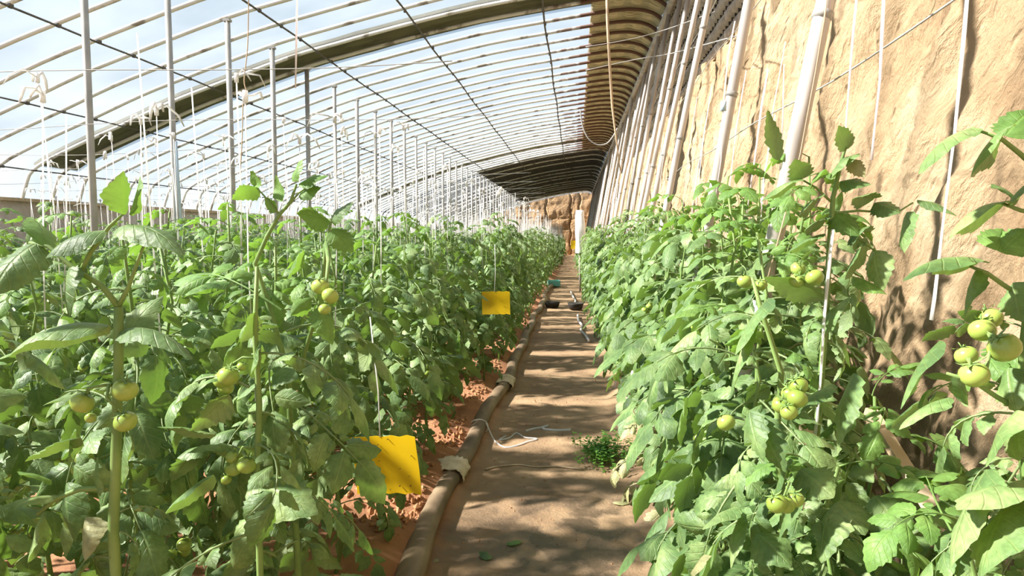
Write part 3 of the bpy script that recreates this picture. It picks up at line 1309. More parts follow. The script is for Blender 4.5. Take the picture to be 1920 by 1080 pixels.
for (x, y, ri, j) in left:
    if not in_view(x, y):
        continue
    if y < 2.2 and j < 2:
        continue                                    # the nearest plants are built one by one below
    k = prng.randrange(7)
    rz = prng.uniform(0, 6.28)
    s = prng.uniform(0.93, 1.06)
    if y < 4.6 and j < 5:
        lab = left_label(ri, j)
        grp = 'plants in the field rows'
        r = detailed_plant(x, y, 1.44 * s, 1000 + ri * 20 + j, lab, grp, 1, 31, 0.16, 2, ls=0.78)
        r.rotation_euler = (0, 0, rz)
        n_thing += 1
    elif (j == 0 and y < 26) or (j == 1 and y < 15) or (y < 8.6 and j < 12):
        lv = 1 if y < 9 else 2
        lab = left_label(ri, j)
        grp = 'plants in the field rows' if ri - 3 < 14 else 'far row-end plants along the hose'
        mass_plant(x, y, k, rz, s, lv, lab, grp, prng, 3 if y < 10 else 2)
        n_thing += 1
    else:
        lv = 2 if y < 11 else 3
        h, pts, v, f = FOL[lv][prng.randrange(len(FOL[lv]))]
        m = Matrix.Translation((x, y, 0)) @ Matrix.Rotation(rz, 4, 'Z') @ Matrix.Scale(s, 4)
        stuff_parts.append((xform(v, m), f))
for (x, y, ri, j) in right:
    if not in_view(x, y) or y < 2.3:
        continue
    k = prng.randrange(7)
    rz = prng.uniform(0, 6.28)
    s = prng.uniform(0.98, 1.10) * (1.06 if j else 1.0) * (1.0 + 0.06 * max(0, 1 - y / 8.0))
    if y < 4.4:
        lab, grp = right_label(ri, j)
        r = detailed_plant(x, y, 1.46 * s, 3000 + ri * 2 + j, lab, grp, 1, 24, 0.14, 2)
        r.rotation_euler = (0, 0, rz)
        n_thing += 1
    elif (j == 0 and y < 24) or (j == 1 and y < 11):
        lab, grp = right_label(ri, j)
        mass_plant(x, y, k, rz, s, 1 if y < 9 else 2, lab, grp, prng, 2)
        n_thing += 1
    else:
        lv = 2 if y < 14 else 3
        h, pts, v, f = FOL[lv][prng.randrange(len(FOL[lv]))]
        m = Matrix.Translation((x, y, 0)) @ Matrix.Rotation(rz, 4, 'Z') @ Matrix.Scale(s, 4)
        stuff_parts.append((xform(v, m), f))
v, f = join_arrays(stuff_parts)
far = link('distant_foliage', array_mesh('distant_foliage', v, f, 'leaf'))
far['kind'] = 'stuff'
tag(far, 'unbroken mass of distant tomato foliage filling the beds', 'foliage')
print('plants as things', n_thing, 'stuff plants', len(stuff_parts), 'stuff quads', len(f))


# ---- the nearest plants, placed leaf by leaf where it matters
def tube_part(root, pts, rads, name='branch', mat='stem', n=7):
    mb = MB()
    o = root.location
    mb.tube([Vector(p) - o for p in pts], rads, n)
    return obj(name, mb, mat, root)


def leaf_to(root, base, tip, k, s=None, roll=0.0, kind='leaf', level=0):
    """a leaf whose stalk starts at base and whose blade points at tip (both world)"""
    o = root.location
    b = Vector(base) - o
    t = Vector(tip) - o
    d = t - b
    az = math.atan2(d.y, d.x)
    pit = math.atan2(d.z, math.hypot(d.x, d.y))
    sc = s if s else d.length / 0.36
    me = {'leaf': LEAF_ME[0], 'young': YOUNG_ME, 'dry': DRY_ME}[kind]
    return link('leaf', me[k % len(me)], root, mat4=leaf_matrix(b, az, pit + 0.28, sc, roll))


def single_leaf(root, base, tip, width, seed, roll=0.0, mat='leaf', droop=0.6, fold=0.4):
    """one large lobed leaflet from base to tip (world)"""
    rng = random.Random(seed)
    o = root.location
    b = Vector(base) - o
    d = Vector(tip) - Vector(base)
    v, f = leaflet_arrays(d.length * (1 + 0.12 * droop), width * 1.22, 22, 3, droop, fold, 0.50, droop * 0.5, rng)
    m = Matrix.Translation(b) @ Matrix.Rotation(math.atan2(d.y, d.x), 4, 'Z') @ Matrix.Rotation(-math.atan2(d.z, math.hypot(d.x, d.y)), 4, 'Y') @ Matrix.Rotation(roll, 4, 'X')
    return link('leaf', array_mesh('leaf', xform(v, m), f, mat), root)


def fruit_at(root, px, py, d, r, rng):
    """fruit centred on photograph pixel"""
    p = at(px, py, d) + Vector((0, 0, 0.8 * r)) - root.location
    return add_tomato(root, p, r, rng)


rng = random.Random(77)


def hero_left_front():
    d = 1.12
    base = at(216, 1080, d)
    base.z = 0
    root = thing('tomato_plant', 'tall tomato plant with a thick stem and three green fruits at the lower corner', 'plant', (base.x, base.y, floor_z(base.x, base.y) - 0.01))
    fork = at(222, 575, d)
    tube_part(root, [Vector((base.x - 0.01, base.y, 0)), Vector((base.x + 0.008, base.y, 0.5)), at(212, 1000, d), at(218, 820, d), at(222, 680, d), fork],
              [0.0105, 0.0102, 0.0098, 0.0088, 0.0084, 0.0078], 'stem')
    b1 = [fork, at(190, 535, d), at(140, 505, d), at(90, 462, d), at(55, 455, d)]
    tube_part(root, b1, [0.0058, 0.005, 0.004, 0.0034, 0.0025])
    b2 = [at(150, 512, d), at(172, 470, d), at(205, 425, d), at(232, 400, d)]
    tube_part(root, b2, [0.0045, 0.004, 0.0034, 0.002])
    b3 = [fork, at(240, 540, d), at(262, 480, d), at(272, 455, d)]
    tube_part(root, b3, [0.0045, 0.0038, 0.003, 0.002])
    b4 = [at(212, 915, d), at(150, 917, d), at(105, 935, d), at(70, 965, d)]
    tube_part(root, b4, [0.0056, 0.005, 0.004, 0.003])
    # upright pale top leaf and the arching crown leaves
    single_leaf(root, at(236, 402, d), at(232, 322, d - 0.02), 0.052, 1, 0.9, 'young_leaf', 0.15, -0.5)
    single_leaf(root, at(242, 402, d), at(262, 330, d + 0.03), 0.045, 2, 2.2, 'young_leaf', 0.15, -0.4)
    single_leaf(root, at(220, 428, d), at(335, 470, d - 0.06), 0.05, 3, 0.3, 'leaf', 1.1, 0.6)
    single_leaf(root, at(200, 432, d), at(92, 478, d - 0.03), 0.055, 4, -0.3, 'leaf', 1.0, 0.6)
    single_leaf(root, at(70, 455, d), at(-8, 545, d - 0.06), 0.075, 5, -0.4, 'leaf', 1.0, 0.5)
    single_leaf(root, at(88, 462, d), at(60, 410, d + 0.06), 0.05, 6, 0.4, 'young_leaf', 0.7, 0.3)
    single_leaf(root, at(130, 500, d), at(128, 590, d - 0.03), 0.062, 7, 1.2, 'leaf', 0.6, 0.5)
    single_leaf(root, at(205, 610, d), at(28, 660, d - 0.05), 0.07, 8, 0.2, 'leaf', 1.2, 0.7)
    single_leaf(root, at(228, 620, d), at(350, 665, d - 0.05), 0.055, 9, 0.1, 'leaf', 1.1, 0.6)
    single_leaf(root, at(232, 640, d), at(300, 560, d + 0.05), 0.05, 10, 0.5, 'leaf', 0.8, 0.3)
    single_leaf(root, at(236, 808, d - 0.03), at(228, 905, d - 0.05), 0.062, 11, 1.2, 'leaf', 0.25, 0.35)
    single_leaf(root, at(140, 805, d + 0.03), at(128, 868, d), 0.06, 12, 1.4, 'leaf', 0.4, 0.3)
    single_leaf(root, at(150, 820, d), at(52, 862, d - 0.02), 0.055, 22, 0.4, 'leaf', 0.5, 0.3)
    single_leaf(root, at(80, 962, d), at(52, 1052, d - 0.05), 0.085, 13, 1.2, 'leaf', 0.25, 0.3)
    single_leaf(root, at(160, 970, d), at(158, 1048, d - 0.04), 0.05, 14, 1.0, 'withered', 0.4, 0.8)
    single_leaf(root, at(110, 930, d), at(5, 950, d - 0.03), 0.055, 15, 0.2, 'leaf', 0.7, 0.4)
    single_leaf(root, at(95, 900, d), at(35, 885, d), 0.05, 16, 0.5, 'young_leaf', 0.5, 0.3)
    single_leaf(root, at(185, 930, d), at(182, 860, d), 0.045, 17, 0.7, 'leaf', 0.6, 0.3)
    # fruit truss
    tp = at(205, 720, d - 0.02)
    tube_part(root, [at(214, 722, d), at(195, 722, d - 0.02), at(165, 728, d - 0.02), at(160, 742, d - 0.02)], [0.003, 0.0026, 0.0024, 0.002], 'truss_stalk')
    tube_part(root, [tp, at(200, 745, d - 0.03), at(222, 772, d - 0.03)], [0.003, 0.0026, 0.002], 'truss_stalk')
    for px, py, dd, r in ((237, 733, d - 0.03, 0.0215), (163, 757, d - 0.02, 0.0200), (229, 793, d - 0.035, 0.0195), (172, 784, d, 0.010)):
        fruit_at(root, px, py, dd, r, rng)
    for i, (bx, by, tx, ty, dd) in enumerate(((210, 980, 130, 1075, .02), (222, 1000, 330, 1080, .04), (214, 1040, 60, 1090, .0), (224, 960, 330, 930, .05), (212, 780, 60, 700, .1))):
        leaf_to(root, at(bx, by, d), at(tx, ty, d + dd), i, None, rng.uniform(-.4, .4))
    return root


hero_left_front()


def hero_left_second():
    d = 1.45
    base = at(484, 1080, d)
    root = thing('tomato_plant', 'tomato plant with two ripening green fruits on a slim stem beside its thick-stemmed neighbour', 'plant', (base.x, base.y, 0))
    tube_part(root, [Vector((base.x, base.y, 0)), at(488, 1080, d), at(482, 880, d), at(486, 760, d), at(478, 620, d), at(482, 500, d)],
              [0.0085, 0.008, 0.0072, 0.007, 0.0062, 0.004], 'stem')
    tube_part(root, [at(482, 672, d), at(455, 670, d), at(432, 684, d)], [0.003, 0.0026, 0.002], 'truss_stalk')
    for px, py, dd, r in ((432, 706, d - 0.02, 0.024), (416, 716, d, 0.020), (424, 728, d + 0.01, 0.018), (456, 688, d, 0.011)):
        fruit_at(root, px, py, dd, r, rng)
    for px, py, dd, r in ((432, 880, d, 0.021), (466, 872, d - 0.01, 0.022), (440, 858, d + 0.01, 0.018), (422, 900, d, 0.012)):
        fruit_at(root, px, py, dd, r, rng)
    tube_part(root, [at(480, 840, d), at(455, 838, d), at(445, 858, d)], [0.003, 0.0026, 0.002], 'truss_stalk')
    single_leaf(root, at(470, 905, d), at(590, 960, d - 0.06), 0.10, 31, 0.5, 'leaf', 0.5, 0.3)
    single_leaf(root, at(400, 890, d - 0.03), at(312, 960, d - 0.08), 0.07, 32, 0.6, 'leaf', 0.6, 0.5)
    single_leaf(root, at(488, 640, d), at(470, 700, d - 0.04), 0.06, 33, 1.2, 'leaf', 0.3, 0.4)
    single_leaf(root, at(430, 740, d), at(360, 805, d - 0.04), 0.06, 34, 1.1, 'leaf', 0.4, 0.6)
    single_leaf(root, at(480, 585, d), at(452, 640, d - 0.04), 0.05, 35, 1.2, 'leaf', 0.3, 0.4)
    single_leaf(root, at(405, 815, d), at(300, 800, d - 0.04), 0.05, 36, 0.6, 'leaf', 0.4, 0.4)
    rr = random.Random(5)
    for i in range(15):
        z = 0.35 + 0.95 * i / 14
        az = 2.4 * i + rr.uniform(-.3, .3)
        p = Vector((base.x, base.y, z))
        leaf_to(root, p, p + Vector((math.cos(az) * 0.3, math.sin(az) * 0.3 + 0.05, -0.02 + rr.uniform(-.1, .1))), i, rr.uniform(0.75, 1.0), rr.uniform(-.4, .4))
    return root


hero_left_second()


def hero_tall_shoot():
    d = 1.72
    base = at(560, 1060, d)
    root = thing('tomato_plant', 'tomato plant whose bare tall shoot with a tuft of leaves rises above the field', 'plant', (base.x, base.y, 0))
    tube_part(root, [Vector((base.x, base.y, 0)), Vector((base.x, base.y, 0.5)), at(540, 700, d), at(500, 560, d), at(478, 495, d), at(500, 445, d), at(522, 405, d), at(545, 378, d), at(556, 345, d)],
              [0.009, 0.009, 0.008, 0.007, 0.0062, 0.0055, 0.005, 0.0042, 0.003], 'stem')
    tube_part(root, [at(524, 402, d), at(505, 378, d), at(480, 350, d)], [0.0032, 0.0026, 0.002])
    tube_part(root, [at(535, 392, d), at(560, 362, d), at(585, 345, d)], [0.0032, 0.0026, 0.002])
    single_leaf(root, at(548, 340, d), at(566, 300, d), 0.055, 41, 0.7, 'young_leaf', 0.5, 0.2)
    single_leaf(root, at(560, 345, d), at(612, 330, d), 0.05, 42, 0.6, 'young_leaf', 0.6, 0.3)
    single_leaf(root, at(485, 352, d), at(438, 372, d), 0.05, 43, 0.6, 'young_leaf', 0.7, 0.3)
    single_leaf(root, at(490, 348, d), at(470, 322, d), 0.05, 44, 0.8, 'young_leaf', 0.5, 0.3)
    single_leaf(root, at(530, 378, d), at(518, 330, d), 0.05, 45, 0.9, 'young_leaf', 0.5, 0.3)
    single_leaf(root, at(520, 395, d), at(498, 372, d), 0.04, 46, 0.9, 'young_leaf', 0.5, 0.3)
    single_leaf(root, at(560, 368, d), at(600, 352, d), 0.04, 47, 0.9, 'young_leaf', 0.6, 0.3)
    # drooping truss hung from a side shoot
    tube_part(root, [at(612, 455, d), at(616, 490, d - 0.18), at(612, 528, d - 0.24), at(614, 560, d - 0.24)], [0.0055, 0.005, 0.0035, 0.002], 'truss_stalk')
    tube_part(root, [at(560, 700, d), at(602, 560, d), at(612, 455, d), at(622, 410, d)], [0.006, 0.0055, 0.005, 0.003], 'branch')
    for px, py, dd, r in ((600, 537, d - 0.24, 0.0205), (625, 557, d - 0.25, 0.0190), (609, 580, d - 0.23, 0.014)):
        fruit_at(root, px, py, dd, r, rng)
    single_leaf(root, at(622, 430, d), at(660, 470, d), 0.06, 48, 0.7, 'young_leaf', 0.6, 0.3)
    single_leaf(root, at(618, 415, d), at(560, 400, d), 0.07, 49, 0.7, 'young_leaf', 0.6, 0.3)
    single_leaf(root, at(620, 412, d), at(660, 380, d), 0.06, 50, 0.7, 'leaf', 0.6, 0.3)
    single_leaf(root, at(570, 470, d), at(540, 520, d - 0.05), 0.07, 51, 0.9, 'young_leaf', 0.6, 0.3)
    rr = random.Random(9)
    for i in range(19):
        z = 0.25 + 1.12 * i / 18
        az = 2.4 * i + rr.uniform(-.3, .3)
        p = Vector((base.x - 0.02 * i / 18, base.y, z))
        leaf_to(root, p, p + Vector((math.cos(az) * 0.3, math.sin(az) * 0.3, rr.uniform(-.1, .1))), i, rr.uniform(0.8, 1.05), rr.uniform(-.4, .4), 'young' if z > 1.25 else 'leaf')
    return root


hero_tall_shoot()


def hero_right_front():
    d = 1.02
    root = thing('tomato_plant', 'close tomato plant with large drooping leaves and round green fruits at the picture edge', 'plant', (0.80, d + 0.02, 0.06))
    tube_part(root, [Vector((0.80, d, 0.06)), Vector((0.79, d, 0.6)), at(1935, 940, d), at(1915, 800, d), at(1925, 640, d), at(1938, 520, d), at(1955, 380, d), at(1960, 230, d)],
              [0.011, 0.0105, 0.01, 0.009, 0.0085, 0.0075, 0.006, 0.004], 'stem')
    # leaf stalks and leaflets of the four big leaves reaching into the picture
    tube_part(root, [at(1958, 330, d), at(1915, 290, d - 0.01), at(1880, 262, d - 0.02), at(1850, 250, d - 0.03)], [0.004, 0.0035, 0.003, 0.002], 'leaf_stalk')
    single_leaf(root, at(1822, 240, d - 0.03), at(1728, 318, d - 0.08), 0.048, 61, 0.4, 'leaf', 0.8, 0.5)
    single_leaf(root, at(1885, 240, d - 0.03), at(1822, 325, d - 0.06), 0.06, 62, 0.8, 'leaf', 0.6, 0.4)
    single_leaf(root, at(1885, 255, d), at(1935, 205, d + 0.02), 0.05, 63, 0.4, 'young_leaf', 0.5, 0.3)
    tube_part(root, [at(1822, 240, d - 0.03), at(1850, 250, d - 0.03)], [0.002, 0.002], 'leaf_stalk')
    tube_part(root, [at(1950, 400, d), at(1915, 395, d), at(1880, 382, d - 0.01)], [0.004, 0.003, 0.002], 'leaf_stalk')
    single_leaf(root, at(1885, 380, d), at(1785, 440, d - 0.05), 0.055, 64, 0.6, 'leaf', 0.9, 0.5)
    single_leaf(root, at(1905, 370, d), at(1862, 345, d + 0.03), 0.04, 65, 0.4, 'leaf', 0.5, 0.3)
    single_leaf(root, at(1925, 345, d), at(1890, 385, d - 0.02), 0.04, 66, 0.8, 'leaf', 0.5, 0.3)
    tube_part(root, [at(1935, 560, d), at(1890, 540, d), at(1850, 512, d - 0.02), at(1820, 500, d - 0.03)], [0.004, 0.0035, 0.003, 0.002], 'leaf_stalk')
    single_leaf(root, at(1838, 490, d - 0.02), at(1702, 520, d - 0.08), 0.055, 67, 0.3, 'leaf', 0.9, 0.5)
    single_leaf(root, at(1828, 508, d - 0.02), at(1808, 590, d - 0.04), 0.055, 68, 1.0, 'leaf', 0.4, 0.4)
    single_leaf(root, at(1870, 470, d), at(1880, 430, d + 0.03), 0.045, 69, 0.6, 'young_leaf', 0.4, 0.3)
    single_leaf(root, at(1880, 470, d), at(1925, 430, d), 0.05, 70, 0.6, 'young_leaf', 0.4, 0.3)
    single_leaf(root, at(1900, 530, d), at(1915, 600, d - 0.03), 0.05, 71, 1.0, 'leaf', 0.4, 0.4)
    # fruit truss with two full and two smaller fruits
    tube_part(root, [at(1915, 770, d), at(1870, 745, d - 0.02), at(1825, 715, d - 0.03), at(1775, 700, d - 0.03)], [0.0042, 0.0036, 0.003, 0.002], 'truss_stalk')
    tube_part(root, [at(1840, 724, d - 0.03), at(1850, 690, d - 0.03), at(1860, 640, d - 0.03)], [0.003, 0.0025, 0.002], 'truss_stalk')
    for px, py, dd, r in ((1869, 656, d - 0.03, 0.0215), (1821, 704, d - 0.035, 0.0195), (1838, 620, d + 0.02, 0.018), (1803, 668, d + 0.02, 0.016), (1848, 598, d + 0.04, 0.017)):
        fruit_at(root, px, py, dd, r, rng)
    tube_part(root, [at(1850, 598, d + 0.03), at(1852, 625, d), at(1860, 640, d - 0.03)], [0.002, 0.002, 0.002], 'truss_stalk')
    single_leaf(root, at(1890, 690, d), at(1905, 770, d - 0.03), 0.055, 72, 1.0, 'leaf', 0.4, 0.4)
    single_leaf(root, at(1815, 760, d), at(1800, 700, d + 0.03), 0.05, 73, 0.9, 'leaf', 0.4, 0.4)
    single_leaf(root, at(1780, 745, d + 0.02), at(1690, 800, d), 0.05, 74, 0.5, 'leaf', 0.7, 0.4)
    single_leaf(root, at(1905, 770, d - 0.05), at(1850, 870, d - 0.09), 0.07, 75, 0.8, 'leaf', 0.5, 0.3)
    single_leaf(root, at(1905, 780, d - 0.02), at(1910, 860, d - 0.06), 0.06, 76, 1.0, 'leaf', 0.4, 0.3)
    single_leaf(root, at(1760, 640, d + 0.10), at(1690, 760, d + 0.04), 0.06, 77, 0.9, 'leaf', 0.5, 0.4)
    single_leaf(root, at(1850, 880, d - 0.03), at(1780, 1060, d - 0.09), 0.085, 78, 0.8, 'leaf', 0.4, 0.3)
    single_leaf(root, at(1900, 930, d - 0.05), at(1840, 1075, d - 0.12), 0.095, 79, 0.7, 'leaf', 0.4, 0.3)
    single_leaf(root, at(1930, 900, d - 0.05), at(1800, 950, d - 0.10), 0.075, 80, 0.4, 'leaf', 0.6, 0.4)
    for i, (bx, by, tx, ty, dd) in enumerate(((1920, 860, 1740, 900, 0), (1930, 960, 1700, 1010, .02), (1900, 1000, 1650, 1060, .04), (1930, 1040, 1800, 1100, -.05),
                                             (1910, 740, 1700, 690, .16), (1930, 620, 1770, 600, .12))):
        leaf_to(root, at(bx, by, d), at(tx, ty, d + dd), i + 2, None, rng.uniform(-.3, .5))
    return root


hero_right_front()


def hero_right_string():
    d = 1.62
    b = at(1535, 1080, d)
    root = thing('tomato_plant', 'tomato plant wound round a bright white ribbon, its crown against the bare earth wall', 'plant', (b.x - 0.02, b.y, 0.06))
    tube_part(root, [Vector((b.x - 0.02, d, 0.06)), Vector((b.x - 0.03, d, 0.5)), at(1530, 830, d), at(1540, 700, d), at(1548, 600, d), at(1556, 450, d), at(1562, 370, d), at(1578, 300, d), at(1590, 262, d)],
              [0.0095, 0.009, 0.008, 0.0075, 0.007, 0.0065, 0.0055, 0.004, 0.0025], 'stem')
    tube_part(root, [at(1560, 380, d), at(1530, 352, d), at(1500, 335, d)], [0.003, 0.0026, 0.002], 'leaf_stalk')
    tube_part(root, [at(1558, 400, d), at(1610, 395, d), at(1680, 400, d), at(1712, 380, d)], [0.003, 0.0028, 0.0022, 0.0018], 'leaf_stalk')
    tube_part(root, [at(1556, 420, d), at(1600, 440, d), at(1640, 470, d)], [0.003, 0.0026, 0.002], 'leaf_stalk')
    for i, (bx, by, tx, ty, w, kind, ro) in enumerate((
            (1575, 300, 1610, 292, .045, 'leaf', .6), (1588, 280, 1572, 238, .04, 'leaf', 1.0), (1580, 300, 1560, 330, .05, 'leaf', .8), (1592, 300, 1620, 330, .03, 'withered', .8),
            (1575, 340, 1630, 345, .05, 'leaf', .5), (1500, 335, 1430, 375, .06, 'leaf', .4), (1505, 335, 1490, 300, .045, 'leaf', .6), (1520, 345, 1545, 318, .05, 'young_leaf', .6),
            (1535, 370, 1500, 400, .055, 'leaf', .8), (1640, 372, 1600, 372, .05, 'leaf', .5), (1640, 380, 1685, 398, .06, 'leaf', .5), (1700, 398, 1695, 470, .06, 'leaf', 1.1),
            (1720, 375, 1790, 402, .03, 'leaf', .5), (1640, 470, 1655, 540, .055, 'leaf', 1.1), (1625, 455, 1585, 520, .06, 'leaf', 1.0), (1600, 440, 1620, 430, .06, 'leaf', .5),
            (1565, 400, 1610, 440, .06, 'young_leaf', .6), (1550, 410, 1510, 430, .055, 'leaf', .6), (1460, 300, 1440, 212, .03, 'leaf', .8), (1600, 520, 1660, 550, .05, 'young_leaf', .4),
            (1540, 440, 1480, 470, .06, 'leaf', .5), (1545, 560, 1440, 520, .07, 'leaf', .5), (1530, 620, 1590, 560, .06, 'leaf', .5))):
        single_leaf(root, at(bx, by, d), at(tx, ty, d - 0.04), w, 200 + i, ro, kind, 0.6, 0.4)
    tube_part(root, [at(1552, 545, d), at(1545, 500, d - 0.03), at(1515, 498, d - 0.04)], [0.003, 0.0026, 0.002], 'truss_stalk')
    for px, py, dd, r in ((1521, 522, d - 0.05, 0.0200), (1496, 528, d - 0.04, 0.0175), (1500, 506, d - 0.02, 0.0170)):
        fruit_at(root, px, py, dd, r, rng)
    for i, (bx, by, tx, ty, dd) in enumerate(((1548, 600, 1440, 640, -.08), (1545, 640, 1640, 680, 0), (1540, 700, 1400, 720, 0), (1535, 760, 1450, 860, -.06), (1535, 820, 1650, 860, 0),
                                             (1530, 880, 1400, 900, -.05), (1530, 930, 1640, 960, -.1), (1530, 1000, 1420, 1040, -.1), (1556, 480, 1490, 440, .1), (1556, 520, 1630, 600, .05))):
        leaf_to(root, at(bx, by, d), at(tx, ty, d + dd), i, None, rng.uniform(-.2, .6))
    return root


hero_right_string()


def hero_right_cluster():
    d = 1.40
    b = at(1450, 1080, d)
    root = thing('tomato_plant', 'tomato plant with a tight cluster of pale green fruits low beside the path', 'plant', (b.x, b.y, 0.06))
    tube_part(root, [Vector((b.x, d, 0.06)), Vector((b.x, d, 0.5)), at(1470, 960, d), at(1455, 820, d), at(1465, 700, d), at(1430, 590, d), at(1410, 520, d)],
              [0.0095, 0.009, 0.008, 0.0075, 0.006, 0.005, 0.003], 'stem')
    tube_part(root, [at(1462, 740, d), at(1480, 712, d - 0.08), at(1500, 710, d - 0.13), at(1495, 735, d - 0.15)], [0.003, 0.0028, 0.0024, 0.002], 'truss_stalk')
    for px, py, dd, r in ((1499, 748, d - 0.17, 0.0180), (1488, 727, d - 0.14, 0.0178), (1467, 762, d - 0.15, 0.0170), (1474, 774, d - 0.18, 0.0155), (1478, 740, d - 0.12, 0.017)):
        fruit_at(root, px, py, dd, r, rng)
    for px, py, dd, r in ((1450, 946, d - 0.22, 0.0180), (1474, 946, d - 0.20, 0.0168), (1490, 938, d - 0.18, 0.016)):
        fruit_at(root, px, py, dd, r, rng)
    tube_part(root, [at(1468, 900, d), at(1480, 905, d - 0.12), at(1470, 930, d - 0.20)], [0.003, 0.0026, 0.002], 'truss_stalk')
    fruit_at(root, 1355, 793, d + 0.10, 0.020, rng)
    fruit_at(root, 1395, 528, d + 0.45, 0.020, rng)
    fruit_at(root, 1425, 536, d + 0.47, 0.017, rng)
    for i, (bx, by, tx, ty, w, kind, ro) in enumerate((
            (1560, 720, 1495, 775, .05, 'leaf', .3), (1600, 700, 1570, 840, .075, 'leaf', .8), (1420, 780, 1470, 880, .055, 'leaf', 1.1), (1405, 770, 1430, 860, .05, 'leaf', 1.1),
            (1440, 560, 1380, 660, .08, 'leaf', .8), (1420, 600, 1370, 740, .06, 'leaf', .9), (1500, 880, 1560, 930, .075, 'leaf', .6), (1510, 900, 1460, 1010, .06, 'leaf', .8),
            (1560, 950, 1540, 1050, .08, 'leaf', .8), (1570, 940, 1620, 1000, .07, 'leaf', .5), (1640, 930, 1700, 1010, .08, 'leaf', .6), (1480, 860, 1452, 940, .045, 'leaf', 1.2),
            (1380, 950, 1320, 990, .06, 'leaf', .5), (1390, 960, 1370, 1060, .05, 'leaf', .9), (1320, 1040, 1300, 1080, .04, 'withered', .8), (1420, 1000, 1480, 1060, .07, 'leaf', .5))):
        single_leaf(root, at(bx, by, d - 0.04), at(tx, ty, d - 0.10), w, 300 + i, ro, kind, 0.5, 0.35)
    for i, (bx, by, tx, ty, dd) in enumerate(((1455, 820, 1330, 860, -.05), (1465, 700, 1360, 640, 0), (1460, 760, 1590, 700, .1), (1470, 900, 1360, 980, -.05), (1470, 960, 1600, 1020, -.1),
                                             (1460, 1000, 1330, 1060, -.05), (1440, 620, 1340, 560, .1), (1430, 590, 1500, 560, .1), (1468, 860, 1610, 860, .1), (1465, 1040, 1560, 1100, -.1))):
        leaf_to(root, at(bx, by, d), at(tx, ty, d + dd), i + 3, None, rng.uniform(-.2, .5))
    return root


hero_right_cluster()
# fillers close to the camera
def clear_of_board(p, az):
    return p.z < 1.15 and math.cos(az) > 0.25


detailed_plant(-1.25, 1.20, 1.36, 901, 'tomato plant at the picture edge behind the thick-stemmed plant', None, 0, 28, 0.3, 1, ls=0.85)
detailed_plant(-1.16, 1.62, 1.40, 902, 'tomato plant half hidden behind the thick-stemmed corner plant', None, 0, 31, 0.22, 2, ls=0.8)
detailed_plant(-0.93, 1.96, 1.38, 903, 'tomato plant in front of the large yellow board, nearest the path', None, 0, 34, 0.2, 2, clear_of_board, ls=0.78)
detailed_plant(-1.24, 2.02, 1.42, 904, 'tomato plant just behind the tall bare shoot', None, 0, 31, 0.2, 2, ls=0.78)
detailed_plant(0.55, 2.05, 1.44, 905, 'sunlit tomato plant in front of the closest leaning pole', None, 0, 26, 0.12, 1)
detailed_plant(0.70, 2.20, 1.56, 909, 'tall sunlit tomato plant hiding the foot of the closest leaning pole', None, 0, 28, 0.3, 1)
detailed_plant(0.58, 2.52, 1.58, 910, 'tall tomato plant just behind the closest leaning pole, against its far side', None, 0, 28, 0.3, 1)
detailed_plant(0.78, 1.72, 1.02, 911, 'low tomato plant at the earth wall beneath the broad white ribbon', None, 0, 24, 0.2, 0)
detailed_plant(0.93, 1.42, 0.92, 912, 'low tomato plant at the foot of the earth wall near the picture edge', None, 0, 20, 0.2, 0)
detailed_plant(0.50, 1.42, 0.98, 913, 'low broad-leaved tomato plant below the tight fruit cluster', None, 0, 24, 0.2, 0)
detailed_plant(0.84, 1.38, 1.22, 906, 'low leafy tomato plant between earth wall and edge plant', None, 0, 22, 0.2, 0)
detailed_plant(0.46, 1.78, 1.26, 907, 'short sunlit tomato plant spilling over the path edge', None, 0, 26, 0.12, 1)
detailed_plant(0.66, 1.15, 0.98, 908, 'low tomato plant with broad leaves at the bottom picture edge', None, 0, 18, 0.25, 0)

# ------------------------------------------------------------------ white strings
def bow_mesh(seed):
    rr = random.Random(seed)
    mb = MB()
    for k in range(rr.choice([2, 3, 3])):
        a = rr.uniform(0, 6.28)
        l = rr.uniform(0.05, 0.13)
        dx, dy = math.cos(a), math.sin(a) * 0.6
        mb.tube([Vector((0, 0, 0)), Vector((dx * l * 0.4, dy * l * 0.4, rr.uniform(0.0, 0.03))), Vector((dx * l * 0.8, dy * l * 0.8, rr.uniform(-0.02, 0.03))), Vector((dx * l, dy * l, rr.uniform(-0.05, 0.01)))],
                [0.005, 0.009, 0.008, 0.004], 4, squash=0.4)
    mb.tube([Vector((0, 0, -0.02)), Vector((0, 0, 0.015))], 0.008, 6)
    return mb.mesh('bow', 'string')


BOWS = [bow_mesh(k) for k in range(8)]
WIRE_Z = 2.12


